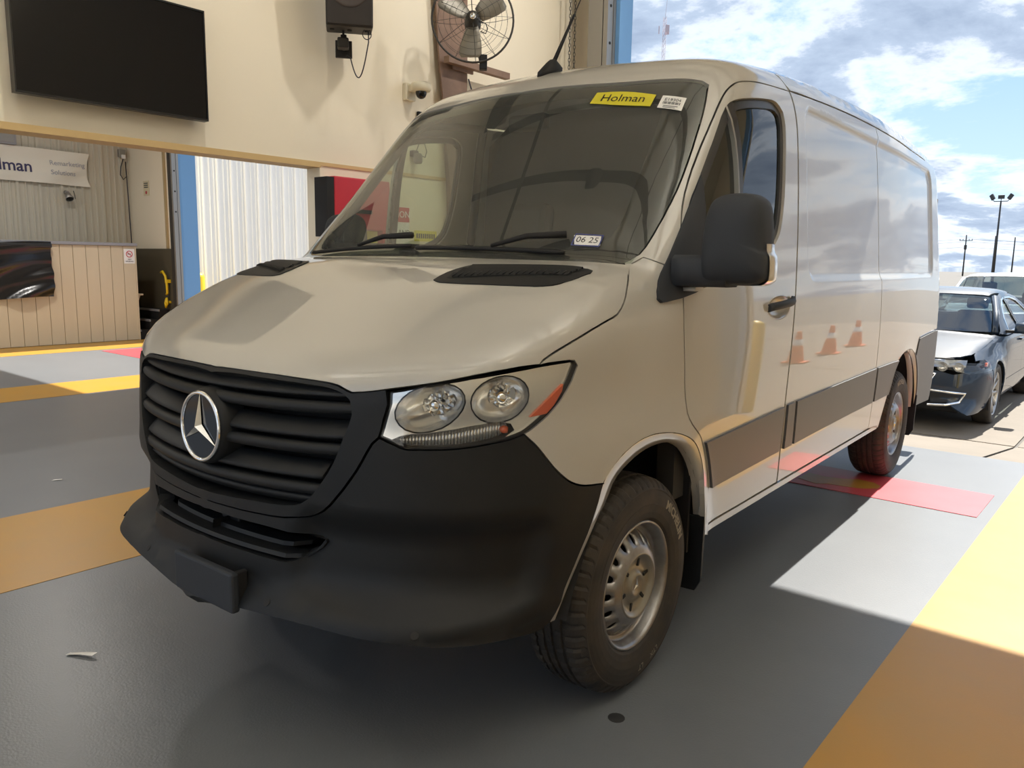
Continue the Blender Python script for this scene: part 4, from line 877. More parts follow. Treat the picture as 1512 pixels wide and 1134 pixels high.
'cargo_b':[896,3779,2263,896,3839,2263,896,3899,2262,897,3959,2261,897,4019,2261,898,4080,2260,898,4140,2259,897,4200,2258,897,4263,2257,896,4325,2255,896,4388,2254,895,4450,2252,894,4513,2250,893,4575,2249,891,4638,2247,889,4700,2246,887,4763,2246,885,4825,2246,882,4888,2246,879,4950,2246,876,5013,2246,873,5075,2246,870,5138,2246,867,5200,2246,864,5264,2246,861,5329,2246,858,5393,2246,855,5457,2246,852,5521,2246,848,5586,2246,845,5650,2246,839,5715,2246,833,5780,2246,846,5785,2185,860,5791,2124,873,5796,2062,883,5800,2000,892,5803,1940,898,5805,1880,904,5807,1820,910,5809,1760,915,5810,1700,922,5811,1638,928,5812,1575,934,5813,1513,941,5813,1450,947,5814,1388,953,5814,1325,958,5815,1263,963,5815,1200,966,5815,1145,968,5815,1090,968,5815,1035,969,5815,980,972,5761,980,974,5708,981,976,5654,981,978,5600,980,980,5533,979,981,5465,977,983,5398,975,984,5330,973,986,5263,971,987,5195,969,989,5128,967,990,5060,965,991,5030,925,992,5000,885,992,4970,845,994,4914,862,997,4857,879,999,4800,893,1001,4735,901,1002,4670,902,1003,4610,900,1003,4550,893,1003,4483,878,1003,4420,855,1003,4378,831,1002,4337,802,1001,4300,770,1000,4267,736,999,4238,699,998,4210,660,994,4173,601,990,4140,540,985,4119,490,980,4100,440,980,4036,449,981,3971,457,982,3907,466,983,3842,475,987,3841,530,991,3839,585,994,3837,640,997,3834,705,999,3832,770,1001,3830,835,1003,3827,900,1004,3825,960,1005,3823,1020,1005,3821,1080,1005,3819,1140,1004,3816,1200,1002,3814,1260,998,3812,1320,995,3810,1380,990,3808,1440,986,3806,1500,982,3803,1560,977,3801,1620,972,3799,1680,967,3797,1740,962,3795,1800,956,3793,1860,951,3790,1920,946,3788,1980,940,3786,2040,932,3784,2100,922,3782,2155,909,3780,2209],
'rear_corner':[990,5060,955,989,5109,956,988,5158,958,987,5207,959,986,5256,961,985,5305,962,984,5355,964,983,5404,965,982,5453,967,980,5502,968,979,5551,969,978,5600,970,977,5642,971,975,5684,971,974,5726,970,972,5768,970,971,5810,970,970,5811,924,969,5813,877,969,5815,831,968,5817,785,967,5819,739,966,5820,692,965,5820,646,964,5820,600,962,5818,560,960,5814,520,957,5810,480,955,5805,440,952,5800,400,953,5754,402,955,5708,405,956,5662,407,957,5615,409,959,5569,412,960,5523,414,961,5477,416,963,5431,419,964,5385,421,965,5338,423,967,5292,425,968,5246,428,970,5200,430,973,5180,430,976,5174,470,980,5169,511,983,5160,550,985,5146,588,987,5129,625,988,5110,660,990,5086,699,991,5060,736,991,5030,770,993,4995,800,994,4958,828,995,4920,855,992,4980,835,991,5007,875,991,5033,915],
'rearlip':[980,4100,440,983,4113,474,987,4125,507,990,4140,540,993,4161,581,995,4185,621,998,4210,660,999,4238,699,1000,4267,736,1001,4300,770,1002,4337,802,1003,4378,831,1003,4420,855,1003,4462,872,1003,4506,884,1003,4550,893,1003,4590,899,1003,4630,901,1002,4670,902,1001,4714,901,1000,4757,899,999,4800,893,997,4841,884,996,4882,872,995,4920,855,994,4959,831,993,4996,802,991,5030,770,991,5060,736,990,5086,699,988,5110,660,987,5129,625,985,5146,588,983,5160,550,980,5169,511,976,5174,470,973,5180,430],
'cowl_corner':[848,1027,1469,859,1049,1482,869,1071,1495,882,1092,1503,899,1112,1503,920,1131,1497,940,1150,1491,964,1171,1456,976,1162,1411,970,1131,1406,965,1100,1400,960,1070,1396,953,1040,1394,943,1007,1398,931,975,1407,919,943,1416,884,985,1442],
'roof':[0,2310,2384,75,2310,2383,150,2310,2383,225,2310,2381,300,2310,2380,375,2310,2377,450,2310,2375,525,2310,2371,600,2310,2365,662,2308,2358,724,2307,2347,780,2310,2327,840,2327,2280,893,2350,2223,893,2425,2226,893,2500,2230,894,2575,2234,894,2650,2238,894,2725,2242,894,2800,2245,894,2871,2248,894,2943,2250,894,3014,2252,894,3086,2254,894,3157,2256,894,3229,2258,894,3300,2259,894,3369,2261,895,3439,2262,895,3508,2262,895,3577,2263,895,3646,2263,896,3716,2263,896,3785,2263,896,3854,2263,897,3923,2262,897,3993,2262,897,4062,2261,898,4131,2259,897,4200,2258,897,4271,2257,896,4343,2255,895,4414,2253,894,4486,2251,893,4557,2249,891,4629,2248,889,4700,2246,887,4771,2246,884,4843,2246,881,4914,2246,877,4986,2246,874,5057,2246,870,5129,2246,867,5200,2246,864,5267,2245,862,5335,2243,861,5402,2241,858,5469,2240,854,5535,2241,847,5600,2246,827,5662,2272,800,5720,2310,734,5735,2339,669,5749,2368,600,5760,2386,526,5767,2392,452,5773,2396,377,5778,2397,302,5782,2397,226,5787,2397,151,5791,2396,75,5795,2395,0,5800,2396,0,5730,2395,0,5660,2395,0,5591,2395,0,5521,2395,0,5451,2395,0,5381,2394,0,5311,2394,0,5242,2394,0,5172,2394,0,5102,2393,0,5032,2393,0,4962,2393,0,4893,2393,0,4823,2392,0,4753,2392,0,4683,2392,0,4613,2392,0,4544,2392,0,4474,2391,0,4404,2391,0,4334,2391,0,4264,2391,0,4195,2390,0,4125,2390,0,4055,2390,0,3985,2390,0,3915,2389,0,3846,2389,0,3776,2389,0,3706,2389,0,3636,2389,0,3566,2388,0,3497,2388,0,3427,2388,0,3357,2388,0,3287,2387,0,3217,2387,0,3148,2387,0,3078,2387,0,3008,2386,0,2938,2386,0,2868,2386,0,2799,2386,0,2729,2386,0,2659,2385,0,2589,2385,0,2519,2385,0,2450,2385,0,2380,2384],
'clad_door':[1001,1392,815,1001,1426,816,1001,1460,817,1001,1494,818,1001,1528,819,1001,1562,820,1001,1596,821,1001,1630,822,1001,1664,823,1001,1698,824,1001,1732,825,1001,1766,826,1001,1800,827,1001,1835,828,1001,1869,829,1001,1904,830,1001,1938,830,1001,1973,831,1001,2007,832,1001,2042,833,1001,2077,834,1001,2111,835,1001,2146,835,1001,2180,836,1001,2215,837,999,2212,769,996,2208,700,994,2205,632,994,2171,632,994,2137,631,994,2104,631,994,2070,630,994,2036,630,994,2002,629,993,1969,629,993,1935,628,993,1901,628,993,1867,627,993,1834,627,994,1800,626,994,1767,625,994,1735,625,994,1702,624,995,1670,624,995,1637,623,995,1605,622,996,1572,622,996,1540,621,997,1507,621,997,1475,620,997,1469,640,998,1462,660,998,1452,687,999,1441,714,999,1430,740,1000,1418,765,1000,1405,790],
'clad_pillar':[1001,2260,840,1001,2308,841,1001,2355,842,999,2358,790,998,2360,737,996,2363,684,994,2365,632,994,2312,632,994,2260,632,996,2260,701,999,2260,771],
'clad_cargo':[1001,2380,842,1001,2457,843,1001,2535,844,1001,2612,845,1001,2690,846,1001,2767,847,1001,2845,848,1001,2922,849,1001,3000,850,1001,3074,851,1001,3147,852,1001,3221,852,1001,3295,853,1001,3368,854,1002,3442,854,1002,3515,855,1002,3589,856,1002,3663,857,1002,3736,857,1002,3810,858,1000,3808,805,998,3805,752,996,3802,698,995,3800,645,995,3727,645,994,3655,644,994,3582,644,994,3509,643,994,3436,643,994,3364,643,994,3291,642,994,3218,642,994,3145,641,994,3073,641,994,3000,640,994,2924,639,994,2847,639,994,2771,638,994,2695,637,994,2619,636,994,2542,635,994,2466,634,994,2390,633,996,2387,703,999,2383,772],
'clad_rear':[1002,3840,858,1002,3873,858,1002,3905,858,1002,3938,858,1001,3971,858,1001,4004,858,1001,4036,858,1001,4069,858,1001,4102,858,1001,4135,858,1001,4167,858,1001,4200,858,1001,4231,858,1002,4262,857,1002,4293,856,1002,4323,855,1002,4354,854,1002,4385,853,1002,4361,835,1001,4336,818,1001,4312,800,1000,4290,780,1000,4270,758,999,4252,734,998,4235,709,998,4218,684,997,4200,660,996,4185,645,996,4127,645,995,4068,645,995,4010,645,995,3952,645,995,3893,645,995,3835,645,996,3836,698,998,3838,752,1000,3839,805],
'rocker':[995,1470,465,995,1539,465,994,1608,465,994,1677,465,994,1746,465,993,1815,465,993,1884,465,993,1953,465,992,2022,465,992,2091,465,992,2159,465,991,2228,465,991,2297,465,991,2366,465,990,2435,465,990,2504,465,990,2573,465,989,2642,465,989,2711,465,988,2780,465,988,2849,465,988,2918,465,987,2987,465,987,3056,465,987,3125,465,986,3194,465,986,3263,465,986,3332,465,985,3401,465,985,3469,465,985,3538,465,984,3607,465,984,3676,465,984,3745,465,983,3814,465,983,3883,465,983,3952,465,982,4021,465,982,4090,465,978,4090,432,979,4021,432,979,3952,432,980,3882,432,980,3813,432,980,3744,432,981,3675,432,981,3606,432,982,3536,432,982,3467,432,982,3398,431,983,3329,431,983,3259,431,983,3190,431,984,3121,431,984,3052,431,985,2983,431,985,2913,431,985,2844,431,986,2775,431,986,2706,431,986,2637,431,987,2567,431,987,2498,431,988,2429,431,988,2360,431,988,2291,431,989,2221,431,989,2152,431,990,2083,430,990,2014,430,990,1944,430,991,1875,430,991,1806,430,991,1737,430,992,1668,430,992,1598,430,993,1529,430,993,1460,430],
'ventR':[405,582,1396,402,615,1409,403,648,1420,409,676,1428,417,704,1436,428,731,1443,447,750,1447,480,757,1446,513,763,1446,547,769,1446,581,774,1445,615,780,1444,648,786,1444,681,794,1443,710,803,1442,737,815,1442,765,827,1441,792,840,1440,820,850,1439,840,847,1434,849,822,1427,847,792,1421,845,763,1414,841,734,1407,835,705,1401,828,682,1395,816,662,1391,797,645,1388,774,633,1387,744,624,1387,714,616,1387,682,609,1387,651,603,1387,620,597,1388,590,592,1388,560,586,1388,530,581,1388,500,577,1388,469,573,1389,440,571,1390,422,575,1392],
'amber':[963,530,1123,962,527,1104,957,513,1084,953,498,1064,948,482,1045,927,423,1039,939,459,1067,951,495,1095],
'label_yellow':[401,1533,2136,433,1537,2134,465,1542,2133,497,1546,2131,529,1549,2128,561,1552,2123,592,1553,2117,623,1555,2110,655,1556,2104,656,1509,2054,626,1505,2057,595,1500,2060,565,1496,2064,534,1493,2067,500,1490,2072,466,1488,2077,432,1487,2082,398,1485,2087],
'label_white':[682,1560,2099,726,1571,2091,771,1582,2083,773,1557,2055,776,1532,2028,730,1521,2037,684,1511,2046,683,1535,2072],
'label_tag':[638,1040,1554,686,1051,1552,734,1063,1550,747,1036,1518,702,1025,1519,657,1014,1521],
'cargo_recess_front':[919,2451,2156,919,2517,2157,919,2584,2158,919,2650,2159,919,2717,2160,919,2783,2161,919,2850,2162,920,2916,2163,920,2982,2164,920,3049,2165,920,3115,2167,920,3182,2168,920,3248,2169,920,3315,2170,920,3381,2171,920,3448,2172,920,3514,2173,920,3581,2174,920,3647,2175,920,3714,2176],
'bowl1':[823,259,1105,824,261,1087,819,258,1069,809,250,1051,794,238,1034,777,223,1021,757,207,1013,736,191,1008,716,177,1009,698,165,1015,684,158,1026,676,153,1040,674,153,1058,679,156,1076,690,164,1095,705,175,1111,725,188,1124,746,203,1133,767,218,1138,787,232,1137,805,244,1130,817,253,1119],
'bowl2':[929,410,1118,929,414,1101,927,412,1083,921,404,1066,913,390,1051,903,372,1040,891,353,1034,878,333,1032,866,315,1035,854,300,1042,846,289,1054,841,281,1069,840,278,1086,843,279,1103,850,286,1120,860,297,1135,871,312,1146,884,330,1153,897,349,1156,909,367,1153,919,385,1145,925,400,1133],
'drl':[669,146,982,686,156,988,703,167,993,728,184,997,752,202,999,775,221,1003,798,241,1007,819,262,1012,839,284,1017,855,303,1020,870,323,1023,884,344,1025,900,371,1019,904,378,1007,890,352,991,877,330,985,862,309,981,842,285,976,822,261,972,801,241,970,780,222,968,759,204,968,738,188,967,721,177,967,705,166,967,685,154,972],
'turnbulb':[892,355,1013,899,369,1012,900,369,999,892,355,1000]}
# ================================================================== THE VAN
van = empty('cargo_van', (0, 0, 0), 0.030384)
tag(van, 'large beige cargo van with black grille, black bumper and black mirrors', 'van')
g_nose = Dom('G', (0, 1.1, .75), (.6, -.8, .1)); g_hood = Dom('G', (0, .9, .7), (.4, -.45, .8)); g_fend = Dom('G', (0, 1.0, .75), (.95, -.15, .2))
g_cab = Dom('G', (0, 2.5, 1.2), (.45, -.6, .66)); g_ws = Dom('G', (0, 2.5, .9), (.1, -.8, .6)); g_gr = Dom('G', (0, 1.5, .9), (.15, -1, 0)); dS = Dom('S'); dT = Dom('T')
hood = panel('hood', [P3('hood')], g_hood, PAINT, van, sides='B', res=.045)
fen = panel('fender', [P3('fender')], g_fend, PAINT, van, sides='RL', res=.045)
panel('cab_frame', [P3('cab_frame')], g_cab, PAINT, van, sides='B', res=.05)
panel('cowl_corner', [P3('cowl_corner')], dT, PAINT, van, sides='RL', off=-.007, depth=.0, res=.03)
hcirc = np.array([(1., 2.085 + .138 * math.cos(t), 1.285 + .050 * math.sin(t)) for t in np.linspace(0, 2 * PI, 25)[:-1]])
doors = panel('front_door', [P3('door'), P3('door_opening'), hcirc], dS, PAINT, van, sides='RL', res=.05, depth=.03)
fl = []
for e in (-.024, -.012, 0, .012, .024):
    hu, hv, r0 = 1.51 + e, .385 + e, .09 + e; L = []
    for cu, cv, a0 in ((hu - r0, hv - r0, 0), (-hu + r0, hv - r0, 90), (-hu + r0, -hv + r0, 180), (hu - r0, -hv + r0, 270)):
        L += [(3.985 + cu + r0 * math.cos(math.radians(a0 + t)), 1.79 + cv + r0 * math.sin(math.radians(a0 + t))) for t in (0, 22, 45, 67, 90)]
    fl.append(resamp(np.array(L), .05))
ca = panel('cargo_side_panel', [P3('cargo_a')], dS, PAINT, van, sides='RL', res=.05, feat=fl)
cbp = panel('rear_side_panel', [P3('cargo_b')], dS, PAINT, van, sides='RL', res=.05, feat=fl)
panel('rear_corner', [P3('rear_corner')], dS, CLAD, van, sides='RL', off=.006)
panel('roof', [P3('roof')], dT, PAINT, van, sides='B', res=.07)
panel('rocker_strip', [P3('rocker')], dS, PAINT, van, sides='RL', off=-.004, res=.06)
for s, par in zip((1, -1), ca):
    panel('cladding_strip', [P3('clad_cargo')], dS, CLAD, par, sides='R' if s > 0 else 'L', off=.011, depth=.012)
    panel('cladding_strip', [P3('clad_pillar')], dS, CLAD, par, sides='R' if s > 0 else 'L', off=.011, depth=.012)
for s, par in zip((1, -1), cbp):
    panel('cladding_strip', [P3('clad_rear')], dS, CLAD, par, sides='R' if s > 0 else 'L', off=.011, depth=.012)
for s, par in zip((1, -1), doors):
    panel('cladding_strip', [P3('clad_door')], dS, CLAD, par, sides='R' if s > 0 else 'L', off=.011, depth=.012)
# rear doors
for sgn in (1, -1):
    xs = [.01, .3, .6, .80, .84, .86, .88, .88, .6, .3, .01]; zs = [.55, .55, .55, .55, .8, 1.2, 1.6, 2.0, 2.2, 2.24, 2.26]
    rings = [[(sgn * a * 1.0, 5.86 - (.015 if k else 0), b) for a, b in zip(xs, zs)] for k in (0, 1)]
    MB().loft(rings, smooth=False).build('rear_door', PAINT, van)
MB().rbox(-.93, .93, 5.80, 5.93, .42, .54, .02).build('rear_bumper', PLAST, van)
# bumper with its lower intake
bump = panel('front_bumper', [P3('bumper'), P3('intake')], g_nose, PLAST, van, sides='B', res=.035, depth=.05)
ib = MB(); L = P3('intake'); L = np.vstack([L, (L * (-1, 1, 1))[::-1]])
ib.loft([[tuple(p + (0, d, 0)) for p in L] for d in (.03, .26)], smooth=False, caps=False)
ib.add([tuple(p + (0, .26, 0)) for p in L], [tuple(range(len(L)))])
ib.build('intake_duct', BLACK, bump)
for k, (z, d, w_) in enumerate(((.622, .010, .42), (.636, .055, .35))):
    r_ = []
    X = np.linspace(-w_, w_, 25); Y = onFv(X, np.full(25, max(z, .62)))
    for x, y in zip(X, Y):
        y = y + d + .05 * max(0, (abs(x) / w_ - .85) / .15) ** 2
        r_.append([(x, y + a, z - .012 + b) for a, b in ((0, 0), (.004, .012), (.05, .014), (.05, 0))])
    MB().loft(r_, smooth=False).build('intake_step', PLAST, bump)
MB().rbox(-.05, .05, .075, .16, .60, .74, .008).build('intake_strut', PLAST, bump)
for x, z in ((.329, .492), (.751, .488), (.93, .598)):
    for s in (1, -1):
        p = (g_nose.to3(g_nose.to2(np.array([[x, {.329: -.01, .751: .156, .93: .45}[x], z]])), fvan))[0]; n_ = grad(p[None], fvan)[0]
        m_ = np.array((s, 1, 1)); MB().cyl(p * m_ - n_ * m_ * .004, p * m_ + n_ * m_ * .0012, .011, 14).build('parking_sensor', BLACK, bump)
pl = MB().rbox(-.075, .238, -.078, -.05, .438, .560, .008).build('plate_holder', PLAST2, bump)
MB().rbox(.215, .236, -.066, -.02, .455, .56, .006).build('holder_edge', BLACK, bump)
# belly, wheel houses
RL_ = P3('rearlip'); c_ = np.array((0, 4.66, .40)); RI = RL_ + (c_ - RL_) * (0, .05, .05) + (-.03, 0, 0)
MB().rbox(-.52, .52, .30, 5.7, .36, .46, .02).rbox(-.90, .90, 1.62, 4.05, .38, .455, .02).rbox(-.50, .50, .20, .42, .46, .52, .02).build('underbody', BLACK, van)
for wy in (1.004, 4.669):
    for s in (1, -1):
        Aw = P3('lipI')[::2] if wy < 2 else RI[::1]
        cw = np.array((0, wy, .42))
        rings = [[tuple((np.array((x, p[1], p[2])) if q == 1 else np.array((x, 0, 0)) + cw * (0, 1, 1) + (p - cw) * (0, q, q)) * (s, 1, 1)) for p in Aw] for x, q in ((.975, 1), (.93, 1.04), (.52, 1.04), (.52, .02))]
        MB().loft(rings, closed=False, caps=False).build('wheel_house', BLACK, van)
# wheel arch lips
def lip(A, B, par, s):
    ra = []
    def rs(P, n):
        d = np.r_[0, np.cumsum(np.linalg.norm(np.diff(P, axis=0), axis=1))]; t = np.linspace(0, d[-1], n)
        return np.c_[[np.interp(t, d, P[:, i]) for i in range(3)]].T
    n = 40; A = rs(A, n); B = rs(B, n); m = MB()
    rings = [A + (-.002, 0, 0), A * .55 + B * .45 + (.004, 0, 0), B, B + (-.03, 0, 0)]
    vs = [tuple(p * (s, 1, 1)) for r in rings for p in r]
    m.add(vs, [((k * n + i, k * n + i + 1, (k + 1) * n + i + 1, (k + 1) * n + i)) for k in range(3) for i in range(n - 1)], True)
    return m.build('arch_lip', PAINT, par)
for s, par in zip((1, -1), fen): lip(P3('lipO'), P3('lipI'), par, s)
for s, par in zip((1, -1), cbp): lip(RL_, RI, par, s)
# mud flaps
for s in (1, -1):
    m_ = MB().prism([(.80, .50), (1.0, .52), (.985, .25), (.96, .205), (.83, .20), (.80, .23)], 1.435, 1.45, lambda a, b, t: (s * a, t + (.5 - b) * .10, b))
    m_.build('mud_flap', PLAST, van)
    m_ = MB().prism([(.80, .50), (.99, .52), (.98, .25), (.955, .205), (.83, .20), (.80, .23)], 5.17, 5.185, lambda a, b, t: (s * a, t + (.5 - b) * .08, b))
    m_.build('mud_flap', PLAST, van)
# ---------------------------------------------------------------- grille
gro = P3('grille_opening')
gril = panel('grille', [P3('grille_surround'), gro], g_gr, PLAST, van, sides='B', res=.04, depth=.07, off=.004)
MB().loft([[(x * s_, onF(abs(x), z)[1] + .10, z) for x, z in ((-.58, 1.10), (0, 1.11), (.58, 1.10), (.55, .95), (.48, .78), (0, .76), (-.48, .78), (-.55, .95))] for s_ in (1., 1.001)], smooth=False).build('grille_back', BLACK, gril)
def sweep(w_, sec, z0, zf=lambda x: 0.):
    r_ = []
    X = np.linspace(-w_, w_, 33); m = len(sec)
    Zs = np.array([[z0 + zf(x) + b for a, b in sec] for x in X]); Y = onFv(np.repeat(X, m), Zs.ravel()).reshape(-1, m)
    for i, x in enumerate(X):
        r_.append([(x, Y[i, k] + sec[k][0], Zs[i, k]) for k in range(m)])
    return MB().loft(r_)
for k, (z, w_) in enumerate(((1.046, .585), (.931, .55), (.815, .475))):
    zc = lambda x: .012 * (x / .55) ** 2
    sweep(w_, ((.012, .018), (.004, .012), (.001, .002), (.004, -.010), (.016, -.016), (.07, -.02), (.07, .012)), z, zc).build('lip_bar', PLAST, gril)
    top = .078 if k else .075
    sweep(w_, ((.014, .030), (.009, .036), (.012, .044), (.038, top - .008), (.050, top + (.0 if k else -.006)), (.062, top), (.03, .034)), z, zc).build('blade', PLAST, gril)
sweep(.46, ((.02, .0), (.012, -.008), (.03, -.03), (.07, -.03), (.07, 0)), .797, lambda x: .012 * (x / .55) ** 2).build('blade', PLAST, gril)
# three pointed star in a ring
ec = Vector((0, onF(.0, .955)[1] - .012, .952)); Me = frame(ec, (1, 0, 0), (0, .05, 1))
ER = .108
em = MB().tube([tuple(Me @ Vector((ER * .94 * math.cos(a), ER * .95 * math.sin(a), .0))) for a in np.linspace(0, 2 * PI, 57)[:-1]], .0066, 10, True).build('emblem', CHROME, van)
MB().lathe([(0, -.002), (.099, -.002), (.112, -.006), (.118, -.03), (.13, -.075)], 48, Me @ Matrix.Rotation(-PI / 2, 4, 'Y')).build('emblem_base', PLAST, gril)
MB().lathe([(0, .0005), (.097, .0005)], 40, Me @ Matrix.Rotation(-PI / 2, 4, 'Y')).build('emblem_face', GLOSSB, em)
st = MB(); vs = [(0, 0, .020)]
for k in range(6):
    a = PI / 2 + k * PI / 3; r = .101 if k % 2 == 0 else .0145
    vs.append((r * math.cos(a), r * math.sin(a), .003 if k % 2 == 0 else .004))
st.add([tuple(Me @ Vector(p)) for p in vs], [(0, 1 + k, 1 + (k + 1) % 6) for k in range(6)]); st.build('star', CHROME, em)
# ---------------------------------------------------------------- headlights
def loopoff(L, dom, off, gap):
    q = shrink(dom.to2(np.asarray(L, float)), gap / max(.3, np.median((L - dom.c) @ dom.v)), np.zeros(len(L), bool)); X = dom.to3(q, fbody)
    return X + grad(X, fbody) * off
b1, b2, st_ = P3('bowl1'), P3('bowl2'), P3('drl')
for s in (1, -1):
    sd = 'R' if s > 0 else 'L'; mm = np.array((s, 1, 1.))
    hl = panel('headlight', [P3('headlight')], g_nose, BLACK, van, off=-.10, gap=.004, depth=-1, sides=sd, fn=fbody)
    m_ = MB(); Lo = loopoff(P3('headlight'), g_nose, -.002, .001); Li = loopoff(P3('headlight'), g_nose, -.10, .004)
    n = len(Lo); m_.add([tuple(p * mm) for p in Lo] + [tuple(p * mm) for p in Li], [(i, (i + 1) % n, n + (i + 1) % n, n + i) for i in range(n)], True); m_.build('seal', BLACK, hl)
    panel('lens', [P3('headlight')], g_nose, LENS, hl, off=.001, gap=.006, depth=-1, sides=sd, fn=fbody, res=.03)
    panel('bezel', [P3('headlight'), b1, b2, st_], g_nose, REFL, hl, off=-.014, gap=.006, depth=.004, sides=sd, fn=fbody, res=.03)
    for bl, dp, inx in ((b1, .085, .028), (b2, .07, .0)):
        Lr = loopoff(bl, g_nose, -.015, -.002); c_ = Lr.mean(0); n_ = -grad(c_[None], fbody)[0]; n_ = n_ * .5 + np.array((-.1, .5, 0)); n_ /= np.linalg.norm(n_)
        rings = [[tuple((c_ + (p - c_) * math.cos(t) + n_ * dp * math.sin(t)) * mm) for p in Lr] for t in np.radians((0, 15, 30, 45, 60, 75, 86))]
        MB().loft(rings, caps=False).build('reflector', REFL, hl)
        e = c_ + n_ * dp
        bb = MB().cyl(e * mm, (e - n_ * .045) * mm, .013, 12, .010); bb.lathe([(0, .0), (.012, .0), (.017, .006), (.012, .013), (0, .016)], 14, Matrix.Translation(tuple((e - n_ * .045) * mm)) @ Vector(tuple(-n_ * mm)).to_track_quat('X', 'Z').to_matrix().to_4x4())
        bb.build('bulb', CHROME, hl)
        # facets around the bulb
        fb = MB()
        for q in np.linspace(0, 2 * PI, 11)[:-1]:
            ring = rings[4]; p = Vector(ring[int(q / 2 / PI * len(ring)) % len(ring)]); ee = Vector(tuple(e * mm))
            d_ = (p - ee); w = d_.cross(Vector(tuple(n_ * mm))).normalized() * .006
            fb.add([tuple(ee + d_ * .35 - w), tuple(ee + d_ * .35 + w), tuple(ee + d_ * .95 + w * 1.6 - Vector(tuple(n_ * mm)) * .004), tuple(ee + d_ * .95 - w * 1.6 - Vector(tuple(n_ * mm)) * .004)], [(0, 1, 2, 3)])
        fb.build('facet', CHROME, hl, 'stuff')
    # ribbed lower strip
    Ls = loopoff(st_, g_nose, -.05, .0); c_ = Ls.mean(0)
    panel('strip_back', [st_], g_nose, STEEL, hl, off=-.05, gap=-.002, depth=-1, sides=sd, fn=fbody)
    rb = MB(); q = g_nose.to2(st_); x0, x1 = q[:, 0].min(), q[:, 0].max()
    for u in np.linspace(x0 + .01, x1 - .01, 34):
        zz_ = q[np.abs(q[:, 0] - u) < .05]
        L_ = []
        for i in range(len(q)):
            a, b = q[i], q[(i + 1) % len(q)]
            if (a[0] - u) * (b[0] - u) < 0: L_.append(a[1] + (b[1] - a[1]) * (u - a[0]) / (b[0] - a[0]))
        if len(L_) < 2: continue
        X = g_nose.to3([(u, min(L_)), (u, max(L_))], fbody); X = X - grad(X, fbody) * .045
        rb.cyl(X[0] * mm, X[1] * mm, .0045, 6)
    rb.build('strip_rib', REFL, hl, 'stuff')
    p = loopoff(P3('turnbulb'), g_nose, -.035, 0).mean(0)
    MB().lathe([(0, -.012), (.009, -.010), (.012, 0), (.009, .010), (0, .012)], 14, Matrix.Translation(tuple(p * mm))).build('turn_bulb', AMBER, hl)
    panel('amber_reflector', [P3('amber')], g_nose, AMBER, hl, off=-.008, gap=0, depth=.006, sides=sd, fn=fbody, res=.03)
# ---------------------------------------------------------------- windscreen
ws = panel('windscreen', [P3('windshield')], g_ws, WSG, van, sides='B', res=.06, depth=.0, off=-.004, gap=.004, fn=fbody)
panel('black_border', [P3('windshield'), P3('frit_inner')], g_ws, GLOSSB, ws, sides='B', res=.05, depth=0, off=-.010, gap=.003, fn=fbody)
for key, nm, m_ in (('label_yellow', 'yellow_label', YELLAB), ('label_white', 'white_label', WHITEP), ('label_tag', 'date_tag', WHITEP)):
    panel(nm, [P3(key)], g_ws, m_, ws, sides='R', res=.03, depth=.0, off=.0005, gap=0, fn=fbody)
def on_glass(name, txt, size, key, m, du=0., dv=0., **k):
    P = P3(key); c_ = P.mean(0); q = g_ws.to2(P); A, B = P[0], P[1 if key != 'label_yellow' else len(P) // 3]
    c2 = g_ws.to2(c_[None])[0]
    # local axes: along the upper edge of the label, and up the slope of the glass
    i0 = np.argmin(q[:, 0] - q[:, 1] * .5); x_ = np.array((1, (.03 if key == 'label_yellow' else .10), 0.)); x_ /= np.linalg.norm(x_)
    n_ = grad(c_[None], fbody)[0]; y_ = np.cross(n_, x_); M_ = lambda v: c_ + x_ * (v.x + du) + y_ * (v.y + dv)
    vs, fs = text_mesh(txt, size, None, warp=lambda v: M_(v), **k)
    V = g_ws.to3(g_ws.to2(np.array(vs)), fbody); V = V + grad(V, fbody) * .0015
    MB().add(V, fs).build(name, m, ws, fix=False)
on_glass('label_text', 'Holman', .062, 'label_yellow', INK)
on_glass('label_text', 'E19304', .023, 'label_white', INK, dv=.014)
on_glass('label_text', '06 25', .037, 'label_tag', INK)
def bars(key, rows, m, name='print'):
    P = P3(key); c_ = P.mean(0); n_ = grad(c_[None], fbody)[0]; x_ = np.array((1, .10, 0.)); x_ /= np.linalg.norm(x_); y_ = np.cross(n_, x_); b_ = MB()
    for (u0, u1, v0, v1) in rows:
        V = np.array([c_ + x_ * a + y_ * b for a, b in ((u0, v0), (u1, v0), (u1, v1), (u0, v1))]); V = g_ws.to3(g_ws.to2(V), fbody); V += grad(V, fbody) * .0015
        b_.add(V, [(0, 1, 2, 3)])
    b_.build(name, m, ws, 'stuff')
bars('label_white', [(-.036 + k * .0052, -.036 + k * .0052 + (.0035 if k % 3 else .002), -.012, .002) for k in range(14)] + [(-.03, .03, -.024, -.0205), (-.03, .02, -.032, -.029)], INK)
bars('label_tag', [(-.05, .05, .024, .028), (-.05, .05, -.028, -.024), (-.053, -.049, -.028, .028), (.049, .053, -.028, .028)], mat('tag_blue', (.04, .06, .25), .5))
